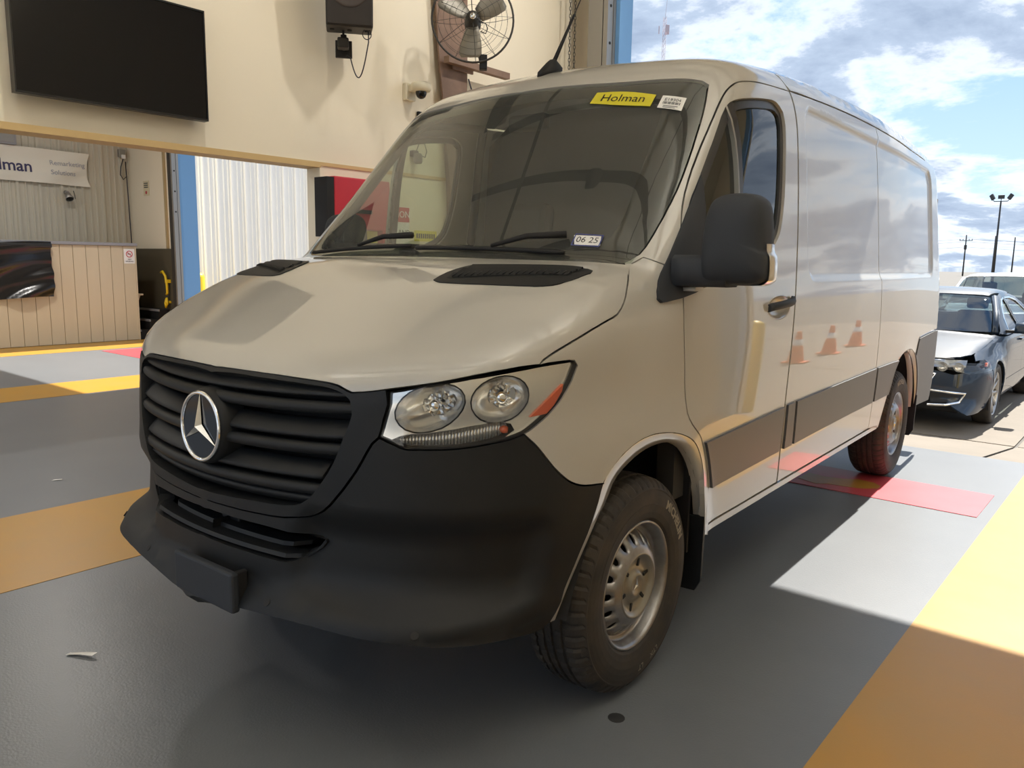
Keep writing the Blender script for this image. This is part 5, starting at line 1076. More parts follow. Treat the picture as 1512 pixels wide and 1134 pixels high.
# wipers
for x0, x1, xp in ((-.70, -.02, -.05), (.02, .68, .62)):
    w_ = MB(); pts = []
    for x in np.linspace(x0, x1, 14):
        p = g_ws.to3(g_ws.to2(np.array([[x, .9, 1.495 + .02 * (x - x0)]])), fbody)[0]; n_ = grad(p[None], fbody)[0]; pts.append(p + n_ * .012)
    w_.tube(pts, .008, 6); mid = pts[7]
    pe = onT(xp, .95 + .2 * xp * xp, .015)
    w_.tube([pe, (pe + mid) / 2 + (0, -.01, .02), mid + (0, -.005, .012)], [.013, .010, .007], 6)
    w_.build('wiper', BLACK, van)
# antenna
ap_ = onT(0, 1.76)
a_ = MB(); rings = []
for k, (sx, sy, h) in enumerate(((.034, .085, -.01), (.034, .085, .012), (.026, .062, .030), (.016, .035, .050), (.010, .014, .062))):
    rings.append([tuple(ap_ + (sx * math.cos(q), sy * math.sin(q) + .02 * k / 4, h + .0 * sy + .28 * sy * math.sin(q))) for q in np.linspace(0, 2 * PI, 21)[:-1]])
a_.loft(rings); a_.build('antenna_base', BLACK, van)
b0 = Vector(tuple(ap_ + (0, .03, .05))); b1_ = Vector((0, 2.30, 3.15))
MB().tube([b0, b0.lerp(b1_, .18), b0.lerp(b1_, .30), b0.lerp(b1_, .31), b1_], [.010, .007, .006, .0028, .002], 8).build('antenna_rod', BLACK, van)
# hood vents
VL = P3('ventR')
for s in (1, -1):
    sd = 'R' if s > 0 else 'L'
    vt = panel('hood_vent', [VL], g_hood, PLAST, van, off=.003, gap=0, depth=.006, sides=sd, res=.04)
    fr = np.array([(.445, .592, 1.40), (.790, .745, 1.40)]); re_ = np.array([(.458, .728, 1.45), (.815, .838, 1.44)])
    ln = lambda t, h: (lambda X: X + grad(X, fvan) * h)(g_hood.to3(g_hood.to2(np.array([(re_[0] * (1 - t) + fr[0] * t) * (1 - u) + (re_[1] * (1 - t) + fr[1] * t) * u for u in np.linspace(0, 1, 12)])), fvan))
    for t0, t1 in ((.04, .28), (.36, .60), (.68, .93)):
        V = [tuple(p * (s, 1, 1)) for r in (ln(t0, .004), ln(t0 + .02, .011), ln(t1, .0045)) for p in r]
        MB().add(V, [(j * 12 + i, j * 12 + i + 1, (j + 1) * 12 + i + 1, (j + 1) * 12 + i) for j in range(2) for i in range(11)]).build('louvre', PLAST, vt)
    sl = MB()
    for u in np.linspace(.04, .96, 18):
        A_, B_ = ln(.70, .010), ln(.90, .007); k = u * 11; i0 = min(int(k), 10); w0 = k - i0
        a, b = A_[i0] * (1 - w0) + A_[i0 + 1] * w0, B_[i0] * (1 - w0) + B_[i0 + 1] * w0
        sl.tube([a * (s, 1, 1), b * (s, 1, 1)], .0022, 4)
    sl.build('vent_rib', PLAST, vt, 'stuff')
# ---------------------------------------------------------------- doors: windows, handles, mirrors
op = P3('door_opening'); 
main_L = None
cy = op[:, 1]; 
for s, d in zip((1, -1), doors):
    sd = 'R' if s > 0 else 'L'
    glass = panel('window_glass', [op], dS, SIDEG, d, off=-.020, gap=-.004, depth=0, sides=sd, res=.05, fn=fbody)
    inn = shrink(dS.to2(op), .032, np.zeros(len(op), bool)); inn3 = np.c_[np.ones(len(inn)), inn]
    panel('window_seal', [op, inn3], dS, mat('window_seal', (.03, .031, .034), .35), d, off=-.012, gap=.001, depth=.012, sides=sd, res=.05, fn=fbody)
    # divider bar between quarter glass and main glass
    r_ = []
    for z in np.linspace(1.385, 2.085, 12):
        y = 1.665 + .045 * (z - 1.4) ; p = onS(y, z, -.006); q = onS(y + .035, z, -.006)
        r_.append([tuple(a * (s, 1, 1)) for a in (p, q, q - (.03, 0, 0), p - (.03, 0, 0))])
    MB().loft(r_, smooth=False).build('divider_bar', mat('divider_black', (.02, .02, .022), .3), d)
    r_ = [[tuple(a * (s, 1, 1)) for a in (onS(y_, z, -.002), onS(y_ + .010, z, -.002), onS(y_ + .010, z, -.02), onS(y_, z, -.02))] for z in np.linspace(1.385, 2.085, 10) for y_ in (1.650 + .045 * (z - 1.4),)]
    MB().loft(r_, smooth=False).build('divider_trim', GALV, d)
    # handle bowl and bar
    hc = onS(2.085, 1.285); 
    MB().lathe([(.066, -.004), (.064, .002), (.060, .0), (.056, -.012), (.040, -.026), (0, -.032)], 32, Matrix.Translation(tuple(hc * (s, 1, 1))) @ Matrix.Diagonal((1, 2.16, .80, 1)) @ (Matrix.Identity(4) if s > 0 else Matrix.Rotation(PI, 4, 'Z'))).build('handle_bowl', PAINT, d)
    hb = MB().loft([[tuple((hc + (x, y, z_ + .006 * k)) * (s, 1, 1)) for x, z_ in ((o1 + .0, -.016), (o1 + .016, -.014), (o1 + .02, 0), (o1 + .016, .014), (o1 + .0, .016), (o1 - .006, 0))] for k, (y, o1) in enumerate(((-.135, -.004), (-.115, .008), (-.04, .018), (.05, .020), (.115, .012), (.138, .002)))])
    hb.build('door_handle', PLAST2, d)
    # sail trim, arm and mirror
    tr = panel('mirror_base', [P3('mirror_trim')], dS, PLAST2, d, off=.010, gap=0, depth=.014, sides=sd, res=.03, fn=fbody)
    mo = [(1.058, 1.432), (1.056, 1.52), (1.063, 1.60), (1.078, 1.655), (1.10, 1.678), (1.135, 1.688), (1.19, 1.687), (1.225, 1.675), (1.245, 1.645), (1.254, 1.58), (1.258, 1.51), (1.268, 1.488), (1.270, 1.43), (1.262, 1.408), (1.23, 1.396), (1.15, 1.394), (1.08, 1.396)]
    Pm = [Vector(p) for p in mo]; mo2 = []
    for i in range(len(Pm)):
        p0, p1, p2, p3 = Pm[i - 1], Pm[i], Pm[(i + 1) % len(Pm)], Pm[(i + 2) % len(Pm)]
        for u in (0, .33, .66): mo2.append((p1 * 2 + (p2 - p0) * u + (p0 * 2 - p1 * 5 + p2 * 4 - p3) * u * u + (-p0 + p1 * 3 - p2 * 3 + p3) * u ** 3) * .5)
    cxm, czm = 1.163, 1.54
    def mring(k, y): return [tuple(np.array((cxm + (p.x - cxm) * k, y + .10 * (p.x - cxm) * k, czm + (p.y - czm) * k)) * (s, 1, 1)) for p in mo2]
    FOLD = (Matrix.Translation((-1.05, 1.32, 0)) @ Matrix.Rotation(math.radians(-76), 4, 'Z') @ Matrix.Translation((1.02, -1.19, 0))) if s < 0 else Matrix.Identity(4)
    n0_ = len(COL.objects)
    mi = MB().loft([mring(k, y) for k, y in ((.02, 1.1205), (.15, 1.121), (.3, 1.1225), (.45, 1.1255), (.6, 1.130), (.72, 1.136), (.83, 1.145), (.91, 1.156), (.96, 1.170), (.99, 1.195), (1.0, 1.235), (.985, 1.262), (.95, 1.272))]).build('side_mirror', PLAST2, van)
    MB().loft([[tuple(np.array((x, y, z)) * (s, 1, 1)) for y, z in ((1.145 + e, 1.395), (1.145 + e, 1.478), (1.165 + e, 1.492), (1.24 + e, 1.49), (1.255 + e, 1.40), (1.24 + e, 1.388), (1.16 + e, 1.388))] for x, e in ((.975, -.03), (1.02, -.01), (1.08, .0), (1.15, .005))]).build('mirror_arm', PLAST2, mi)
    MB().loft([mring(k, y) for k, y in ((.93, 1.2725), (.92, 1.276))]).build('mirror_glass', CHROME, mi)
    MB().loft([[tuple(np.array((p.x + o, y + .10 * (p.x - cxm), p.y - .002)) * (s, 1, 1)) for p in mo2[29:44]] for o, y in ((.003, 1.19), (.006, 1.215), (.006, 1.25), (.001, 1.265))], closed=False, caps=False).build('turn_lens', mat('mirror_lens', (.75, .72, .68), .12, .6), mi)
    mi.matrix_local = FOLD
    MB().loft([[tuple(np.array((x, y, z)) * (s, 1, 1)) for y, z in ((1.17, 1.372), (1.17, 1.385), (1.23, 1.385), (1.23, 1.372))] for x in (.985, 1.04)]).build('arm_foot', PAINT, d)
    # inner door card
    MB().prism([(1.3, .6), (2.2, .6), (2.2, 1.36), (1.3, 1.34)], .86, .93, lambda a, b, t: (s * t, a, b)).build('door_card', DARKIN, d)
# door seals behind the gap above each door, splash plates behind the front wheels
DG = P3('door'); DG = DG[(DG[:, 2] > 1.5) & (DG[:, 1] < 2.36)]
for s, d in zip((1, -1), doors):
    k0 = int(np.argmin(DG[:, 2])); Gn = DG - grad(DG, fbody) * .034
    MB().tube([tuple(q * (s, 1, 1)) for q in Gn], .024, 6).build('door_seal', BLACK, d)
    MB().box(min(s * .45, s * .955), max(s * .45, s * .955), 1.385, 1.40, .38, .86).build('splash_plate', BLACK, van)
# ---------------------------------------------------------------- cabin
MB().prism([(-.93, .5), (.93, .5), (.955, 1.3), (.90, 2.12), (.7, 2.27), (-.7, 2.27), (-.90, 2.12), (-.955, 1.3)], 2.42, 2.45, lambda a, b, t: (a, t, b)).build('bulkhead', DARKIN, van)
hl_ = []
for y in np.linspace(1.58, 2.42, 9):
    hl_.append([tuple(q - (0, 0, .05)) for q in dT.to3(np.array([(x, y) for x in np.linspace(-.865, .865, 21)]), fvan)])
MB().loft(hl_, closed=False, caps=False).build('headliner', mat('headliner', (.25, .24, .22), .9), van, fix=False)
MB().box(-.50, .50, .8, 2.45, .47, .52).box(-.93, .93, 1.55, 2.45, .47, .52).build('cab_floor', DARKIN, van)
da = []
for x in np.linspace(-.80, .80, 21):
    e = .16 * x * x
    da.append([(x, y + e * (y < 1.3), z) for y, z in ((.87, 1.30), (.90, 1.455), (1.0, 1.46), (1.18, 1.45), (1.38, 1.43), (1.47, 1.36), (1.45, 1.15), (1.38, .98), (.9, .98))])
MB().loft(da, smooth=True).build('dashboard', DARKIN, van)
def seat(x):
    s_ = MB().rbox(x - .25, x + .25, 1.55, 2.05, .72, .90, .05).build('seat', SEATM, van)
    MB().rbox(x - .24, x + .24, -.07, .07, 0, .68, .05, Matrix.Translation((0, 2.07, .86)) @ Matrix.Rotation(-.2, 4, 'X')).build('seat_back', SEATM, s_)
    MB().rbox(x - .13, x + .13, -.05, .05, 0, .2, .04, Matrix.Translation((0, 2.19, 1.57)) @ Matrix.Rotation(-.15, 4, 'X')).build('headrest', SEATM, s_)
seat(.45); seat(-.42)
Mw = Matrix.Translation((.45, 1.50, 1.30)) @ Matrix.Rotation(math.radians(-35), 4, 'X')
sw = MB().tube([tuple(Mw @ Vector((.19 * math.cos(a), 0, .19 * math.sin(a)))) for a in np.linspace(0, 2 * PI, 37)[:-1]], .015, 8, True)
sw.rbox(-.08, .08, -.03, .03, -.06, .06, .02, Mw).box(-.18, .18, -.01, .01, -.02, .02, Mw); sw.build('steering_wheel', BLACK, van)
MB().rbox(-.10, .10, .0, .05, -.035, .035, .015, Matrix.Translation((.02, 1.56, 2.06))).build('inner_mirror', BLACK, van)
# ---------------------------------------------------------------- wheels
TP = [(.216, .088), (.222, .104), (.234, .113), (.255, .119), (.280, .1225), (.300, .1225), (.318, .120), (.330, .1165), (.334, .1175), (.337, .1155), (.347, .108), (.356, .101), (.364, .091), (.3695, .080), (.372, .066), (.373, .058), (.3665, .056), (.3665, .047), (.374, .045), (.375, .024), (.3675, .022), (.3675, .010), (.3755, .008)]
TPF = TP + [(r, -x) for r, x in TP[::-1]]
NT = 216
def tmod(i, j):
    r, x = TPF[j]
    if r > .345 and abs(x) > .055 and i % 4 == 0: return -.007
    if r > .368 and abs(x) < .055 and i % 6 == (1 if x > 0 else 4): return -.003
    return 0
tyre_me = MB().lathe(TPF, NT, None, tmod, smooth=False).build('tyre', RUBBER, None)
RP = [(.2235, .100), (.2235, .107), (.218, .109), (.212, .104), (.2075, .094), (.202, .070), (.196, .056), (.190, .060), (.186, .054), (.1835, .052)]
def ell(a, r, ra, rt, n=14): return [np.array((r * math.cos(a) + ra * math.cos(t) * math.cos(a) - rt * math.sin(t) * math.sin(a), r * math.sin(a) + ra * math.cos(t) * math.sin(a) + rt * math.sin(t) * math.cos(a))) for t in np.linspace(0, 2 * PI, n + 1)[:-1]]
dx = spl([.0, .09, .112, .125, .150, .172, .184], [.085, .088, .110, .107, .090, .070, .052])
NH = 16
ring_o = [np.array((.184 * math.cos(t), .184 * math.sin(t))) for t in np.linspace(0, 2 * PI, 97)[:-1]]
ring_i = [np.array((.114 * math.cos(t), .114 * math.sin(t))) for t in np.linspace(0, 2 * PI, 65)[:-1]]
holes = [ell(2 * PI * k / NH, .157, .018, .0125) for k in range(NH)]
pts = []; ed = []
for L in [ring_o, ring_i] + holes:
    k = len(pts); pts += L; ed += [(k + i, k + (i + 1) % len(L)) for i in range(len(L))]
for r in (.126, .134, .174):
    for t in np.linspace(0, 2 * PI, 65)[:-1]: pts.append(np.array((r * math.cos(t), r * math.sin(t))))
v, e, f, *_ = delaunay_2d_cdt([Vector(p) for p in pts], ed, [], 0, 1e-7)
V2 = np.array([p[:] for p in v]); F2 = np.array(f); c2 = V2[F2].mean(1); ok = inside(c2, ring_o) & ~inside(c2, ring_i)
for H in holes: ok &= ~inside(c2, H)
rim = MB().lathe(RP, 72)
rr = np.hypot(V2[:, 0], V2[:, 1]); rim.add(np.c_[dx(rr), V2[:, 0], V2[:, 1]], [tuple(int(i) for i in t) for t in F2[ok]], True)
for H in holes:
    n = len(H); rim.add([(float(dx(np.hypot(*p))) - q, p[0], p[1]) for q in (0, .012) for p in H], [(i, (i + 1) % n, n + (i + 1) % n, n + i) for i in range(n)], True)
rim.lathe([(.222, .09), (.215, -.02), (.215, -.11)], 48)
wheel0 = rim.build('wheel', STEEL, van)
capm = mat('hub_cap_silver', (.30, .285, .25), .35, .6)
cap = MB().lathe([(0, .067), (.030, .068), (.038, .072), (.045, .068), (.052, .056), (.085, .059), (.098, .064), (.104, .074), (.110, .077), (.1155, .073), (.118, .062)], 56).build('hub_cap', capm, wheel0)
cap.data.transform(Matrix.Translation((.036, 0, 0)))
sl = MB()
for k in range(6):
    a = 2 * PI * k / 6 + .26; M_ = Matrix.Rotation(-a, 4, 'X')
    sl.rbox(.092, .0985, -.006, .006, .064, .092, .002, M_)
sl.build('cap_slot', BLACK, wheel0, 'stuff')
stm = MB(); vs = [(.109, 0, 0)]
for k in range(6):
    a = k * PI / 3; r = .028 if k % 2 == 0 else .006; vs.append((.1045, r * math.sin(a), r * math.cos(a)))
stm.add(vs, [(0, 1 + k, 1 + (k + 1) % 6) for k in range(6)]); stm.build('cap_star', CHROME, wheel0)
MB().lathe([(0, .0), (.2, .0), (.2, -.02)], 40).build('brake_disc', BLACK, wheel0)
tyre_me.parent = wheel0
def rim_text(txt, size, R, phi, name='tyre_lettering', flip=False):
    def wp(v):
        a = phi + v.x / R; r = R + v.y
        return (.1228 - 2.2 * max(0, r - .30) ** 1.0 * .07 + v.z, r * math.sin(a), r * math.cos(a))
    vs, fs = text_mesh(txt, size, None, warp=wp, extrude=.0012, bold=.0012 if size > .03 else 0, spacing=1.02)
    MB().add(vs, fs).build(name, RUBL, wheel0, fix=False)
rim_text('MICHELIN', .044, .298, math.radians(52))
rim_text('LTX', .030, .300, math.radians(158)); rim_text('LT', .030, .300, math.radians(176))
MB().tube([(.1225, .283 * math.sin(a), .283 * math.cos(a)) for a in np.radians(np.arange(-70, 22, 4))], .0018, 5).build('sidewall_line', RUBBER, wheel0)
wheel0.location = (.853, 1.004, .376); wheel0.rotation_euler = (math.radians(0), 0, 0)
for x, y, rz, rx in ((.853, 4.669, 0, .9), (-.853, 1.004, PI, .4), (-.853, 4.669, PI, 2.1)):
    r = wheel0.copy(); COL.objects.link(r); r.location = (x, y, .376); r.rotation_euler = (rx, 0, rz)
    for ch in list(wheel0.children):
        c = ch.copy(); COL.objects.link(c); c.parent = r
# ================================================================== CARS QUEUED OUTSIDE
def mkcar(S, F, H, R, ws, bk, tail, kx=.30, kc=.5, kr=.18):
    S, F, H, R = spl(*S), spl(*F), spl(*H), spl(*R)
    def f(P):
        x = np.abs(P[..., 0]); y = P[..., 1]; z = P[..., 2]
        s = S(z) - .05 * sst(y, tail - 1.0, tail)
        for wy in (.95, ws[4]):
            r = np.hypot(y - wy, z - .33); s = s + .012 * np.exp(-((r - .38) / .06) ** 2)
        side = x - s
        L = smax((F(z) + kx * x * x - y) * .9, (z - H(y) + .06 * x * x) * .95, .07)
        K = smax(smax((ws[0] + (z - ws[1]) * ws[2] + ws[3] * x * x - y) * .5, z - R(y) + .07 * x * x, .12), (y - bk[0] + (z - bk[1]) * bk[2] - .0 * x) * .55, .15)
        o = smax(smin(L, K, .04), side, kc - (kc - kr) * sst(z, .75, 1.0))
        return smax(o, y - tail + .12 * x * x, .25)
    return f
def car_wheel(par, loc, rz, rw, rim_m, ns=10):
    t = MB().lathe([(rw * .70, .075), (rw * .74, .095), (rw * .86, .102), (rw * .95, .095), (rw * .985, .08), (rw, .05), (rw, -.05), (rw * .985, -.08), (rw * .86, -.10), (rw * .70, -.08)], 56).build('tyre', RUBBER, par)
    t.location = loc; t.rotation_euler = (.3, 0, rz)
    r = MB().lathe([(rw * .715, .085), (rw * .70, .092), (rw * .68, .080), (rw * .66, .02), (rw * .66, -.06)], 48)
    r.lathe([(0, .07), (.03, .07), (.045, .06), (.06, .05), (.06, .0)], 20)
    for k in range(ns):
        a = 2 * PI * k / ns; M_ = Matrix.Rotation(a, 4, 'X')
        r.loft([[tuple(M_ @ Vector((x, w * q, z))) for x, q in ((xo, -1), (xo + .018, -.6), (xo + .018, .6), (xo, 1))] for z, w, xo in ((.04, .016, .045), (rw * .4, .017, .055), (rw * .68, .022, .065))])
    r.build('wheel_rim', rim_m, t)
    MB().lathe([(0, .005), (rw * .66, .005), (rw * .66, -.01)], 32).build('brake', BLACK, t)
def build_car(name, loc, rz, f, paint, label, cat, spec):
    root = empty(name, loc, rz); tag(root, label, cat)
    hw, belt, wy2, rw, tail = spec['hw'], spec['belt'], spec['wy2'], spec['rw'], spec['tail']
    dS_, dT_ = Dom('S'), Dom('T'); gN = Dom('G', (0, 1.2, .55), (.45, -.85, .12)); gW = Dom('G', (0, spec['wsb'] + 1.6, .6), (.1, -.75, .7)); gF = Dom('G', (0, 1.3, .5), (.75, -.5, .45))
    S3 = lambda L: np.array([(hw, a, b) for a, b in L]); T3 = lambda L: np.c_[np.array(L), dT_.to3(np.array(L), f)[:, 2]]
    N3 = lambda L: Dom('F').to3(np.array(L), f)
    kw = dict(fn=f, res=.06, depth=.015)
    arch = lambda c, n=15, r=None: [(c - (r or rw + .035) * math.cos(t), .33 + (r or rw + .035) * math.sin(t)) for t in np.linspace(-.25, PI + .25, n)]
    a1, a2 = arch(.95), arch(wy2); sl = spec['sill']
    hd = spec['hood']
    panel('hood', [T3(hd)], dT_, paint, root, sides='B', **kw)
    body_f = [(a1[0][0], a1[0][1] - .0)] + a1[1:8]
    nose = spec['nose']; nose3 = np.vstack([N3(nose[0]), S3(nose[1])]); nose3[len(nose[0]):] = dS_.to3(nose3[len(nose[0]):, 1:], f)
    fb = panel('front_bumper', [nose3], gN, paint, root, sides='B', **kw)
    b0, b1 = spec['seams'][0], spec['seams'][1]
    top = belt
    fen = [(a1[0][0] - .0, a1[0][1])] + a1[1:] + [(b0, sl), (b0, top(b0)), (b0 - .1, top(b0) + .005)] + spec['fend']
    panel('fender', [S3(fen)], dS_, paint, root, sides='RL', **kw)
    for nm, y0, y1 in (('front_door', b0, b1), ('rear_door', b1, spec['seams'][2])):
        q = [(y0, sl), (y1, sl)] if nm == 'front_door' else [(y0, sl)] + [p for p in a2 if p[0] < y1 and p[1] > sl][:6] + [(y1, top(y1) - .12)]
        q += [(y1, top(y1)), ((y0 + y1) / 2, top((y0 + y1) / 2)), (y0, top(y0))]
        panel(nm, [S3(q)], dS_, paint, root, sides='RL', **kw)
    y0 = spec['seams'][2]
    q = [p for p in a2 if p[0] > y0 - .03 and p[1] > .62][:0] + [(y0, top(y0) - .125)] + [p for p in a2 if p[0] > y0 and p[1] > .3] + [(tail - .25, .32), (tail - .2, .7), (tail - .3, top(tail - .3)), (tail - .6, top(tail - .6)), (y0, top(y0))]
    panel('quarter_panel', [S3(q)], dS_, paint, root, sides='RL', **kw)
    wsl = spec['ws']; W3 = gW.to3(gW.to2(np.array(wsl, float)), f)
    panel('windscreen', [W3], gW, CARG, root, sides='B', off=-.004, **{**kw, 'depth': 0})
    for s in (1, -1): MB().tube([(s * a[0] * 1.03 + s * .012, a[1] + .03, a[2] - .01) for a in spec['ws'][2:5]], .034, 8).build('a_pillar', paint, root)
    panel('roof', [T3(spec['roof'])], dT_, paint, root, sides='B', **kw)
    panel('pillar_frame', [S3(spec['frame'])] + [S3(w) for w in spec['wins']], dS_, paint, root, sides='RL', **kw)
    for w in spec['wins']:
        panel('side_window', [S3(w)], dS_, CARG, root, sides='RL', off=-.012, gap=-.004, **{k: v for k, v in {**kw, 'depth': 0}.items()})
        fr = [S3(w), np.c_[np.full(len(w), hw), shrink(np.array(w), .016, np.zeros(len(w), bool))]]
        panel('window_trim', fr, dS_, CHROME, root, sides='RL', off=.003, gap=-.002, **{**kw, 'depth': .008})
    panel('rear_glass', [T3(spec['rg'])], dT_, CARG, root, sides='B', **{**kw, 'depth': 0})
    panel('trunk_lid', [T3(spec['trunk'])], dT_, paint, root, sides='B', **kw)
    MB().loft([[(sx * x, tail - .02 + .0 * x - .1 * x * x + d, z) for sx, x, z in ((1, hw - .12, .3), (1, hw - .1, .7), (1, hw - .2, spec['tz']), (-1, hw - .2, spec['tz']), (-1, hw - .1, .7), (-1, hw - .12, .3))] for d in (-.02, 0)], smooth=False).build('rear_bumper', paint, root)
    MB().rbox(-hw + .25, hw - .25, .3, tail - .2, .17, .28, .02).rbox(-hw + .08, hw - .08, 1.4, wy2 - .45, .2, .3, .02).build('underbody', BLACK, root)
    MB().box(-hw + .14, hw - .14, 1.35, wy2 - .2, .3, .62).build('cabin_floor', DARKIN, root)
    MB().rbox(-hw + .2, hw - .2, spec['wsb'] - .02, spec['wsb'] + .45, belt(1.4) - .25, belt(1.4) - .02, .05).build('dashboard', DARKIN, root)
    for x in (-.38, .38):
        s_ = MB().rbox(x - .23, x + .23, 2.05, 2.5, .55, .72, .05).build('seat', SEATM, root)
        MB().rbox(x - .22, x + .22, 2.45, 2.58, .65, belt(2) + .22, .05).rbox(x - .12, x + .12, 2.5, 2.58, belt(2) + .24, belt(2) + .38, .03).build('seat_back', SEATM, s_)
    for wy in (.95, wy2):
        for s in (1, -1):
            car_wheel(root, (s * (hw - .115), wy, rw), 0 if s > 0 else PI, rw, spec['rim'])
            A = np.radians(np.arange(-20, 201, 11)); cw = rw + .05
            MB().loft([[(s * x, wy + cw * q * math.cos(t), .33 + cw * q * math.sin(t)) for t in A] for x, q in ((hw - .02, 1.), (hw - .35, 1.), (hw - .35, .05))], closed=False, caps=False).build('wheel_house', BLACK, root)
    for s in (1, -1):
        yb = spec['mir'][0]; zb = spec['mir'][1]
        mi = MB().loft([[tuple((s * (x + k * q[0]), y, zb + k * q[1])) for q in ((-.09, -.045), (.07, -.06), (.10, -.02), (.095, .05), (.05, .075), (-.08, .07))] for x, y, k in ((hw + .10, yb - .07, .5), (hw + .10, yb - .04, .9), (hw + .10, yb + .03, 1.0), (hw + .10, yb + .06, .95))], smooth=True).build('wing_mirror', spec.get('mirm', paint), root)
        MB().rbox(s * (hw + .0) - .07, s * (hw + .0) + .07, yb - .02, yb + .03, zb - .05, zb - .015, .01).build('mirror_stalk', BLACK, mi)
        for y in (b1 - .2, spec['seams'][2] - .15):
            p = dS_.to3([(y, belt(y) - .09)], f)[0]
            MB().rbox(s * p[0] - .02, s * p[0] + .03, y - .10, y + .10, belt(y) - .105, belt(y) - .075, .012).build('door_handle', paint, root)
    return root, dict(S3=S3, T3=T3, N3=N3, gN=gN, dS=dS_, fb=fb, gF=gF, gW=gW)
CARG = glass_mat('car_glass', (.42, .50, .50), 1.75)
BLUEP = mat('blue_grey_paint', (.013, .025, .046), .5, .0, .7, spec=.15, coatr=.02)
WHITEPT = mat('white_car_paint', (.78, .79, .80), .35, 0, 1.0)
fm = mkcar(([.15, .3, .5, .7, .9, .96, 1.1, 1.3, 1.46], [.84, .895, .92, .925, .905, .885, .80, .69, .60]), ([.15, .3, .5, .62, .72, .85], [.08, .02, .0, .02, .06, .2]),
           ([.05, .15, .4, .8, 1.2, 1.6, 3.5, 4.3, 4.9], [.68, .735, .825, .91, .965, .99, 1.02, 1.05, 1.04]), ([1.5, 2.0, 2.5, 3.0, 3.5, 3.9], [1.31, 1.405, 1.455, 1.45, 1.40, 1.32]), (1.20, .97, 1.85, .20, 3.78), (4.30, 1.04, 1.9), 4.92)
bl = spl([.9, 1.4, 2.5, 3.6, 4.5], [.90, .935, .955, .99, 1.0])
car1, K1 = build_car('sedan', (-.07, 7.83, GZ), .0, fm, BLUEP, 'dark blue grey sedan with a crumpled hood edge parked right behind the van', 'car', dict(
    hw=.925, belt=bl, wy2=3.78, rw=.335, tail=4.92, sill=.25, wsb=1.22, seams=(1.42, 2.52, 3.48), tz=1.0, mir=(1.52, 1.02), rim=mat('sedan_rim', (.45, .44, .43), .3, .8),
    hood=[(0, .135), (.30, .165), (.52, .235), (.64, .32), (.72, .45), (.765, .65), (.785, .9), (.80, 1.28), (.5, 1.235), (0, 1.20)],
    nose=([(0, .665), (.30, .655), (.50, .63), (.62, .60)], [(.46, .66), (.55, .655), (.62, .62), (.592, .45), (.605, .30), (.56, .22), (.40, .19), (.1, .19)]),
    fend=[(1.30, .955), (1.2, .94), (.95, .90), (.72, .85), (.60, .825), (.48, .79), (.40, .755), (.36, .735), (.42, .737), (.54, .737), (.58, .70), (.56, .63), (.63, .63)],
    ws=[(0, 1.22, .98), (.5, 1.27, .98), (.74, 1.345, .98), (.69, 1.66, 1.16), (.60, 2.02, 1.36), (.3, 1.98, 1.40), (0, 1.96, 1.41)],
    roof=[(0, 2.0), (.3, 2.015), (.57, 2.06), (.62, 2.5), (.62, 3.0), (.58, 3.5), (.3, 3.58), (0, 3.6)],
    frame=[(1.36, .965), (1.6, 1.10), (1.9, 1.27), (2.1, 1.355), (2.5, 1.40), (3.0, 1.39), (3.5, 1.33), (3.9, 1.2), (4.2, 1.06), (4.0, 1.015), (3.0, .985), (2.0, .955), (1.5, .945)],
    wins=[[(1.62, .98), (1.80, 1.12), (2.05, 1.26), (2.25, 1.325), (2.44, 1.345), (2.46, .99), (2.0, .975)], [(2.54, .995), (2.52, 1.345), (2.9, 1.345), (3.25, 1.30), (3.6, 1.18), (3.78, 1.06), (3.4, 1.02)]],
    rg=[(0, 3.66), (.3, 3.64), (.55, 3.60), (.66, 3.9), (.70, 4.2), (.4, 4.26), (0, 4.28)], trunk=[(0, 4.31), (.4, 4.29), (.72, 4.24), (.74, 4.5), (.70, 4.75), (.3, 4.84), (0, 4.85)]))
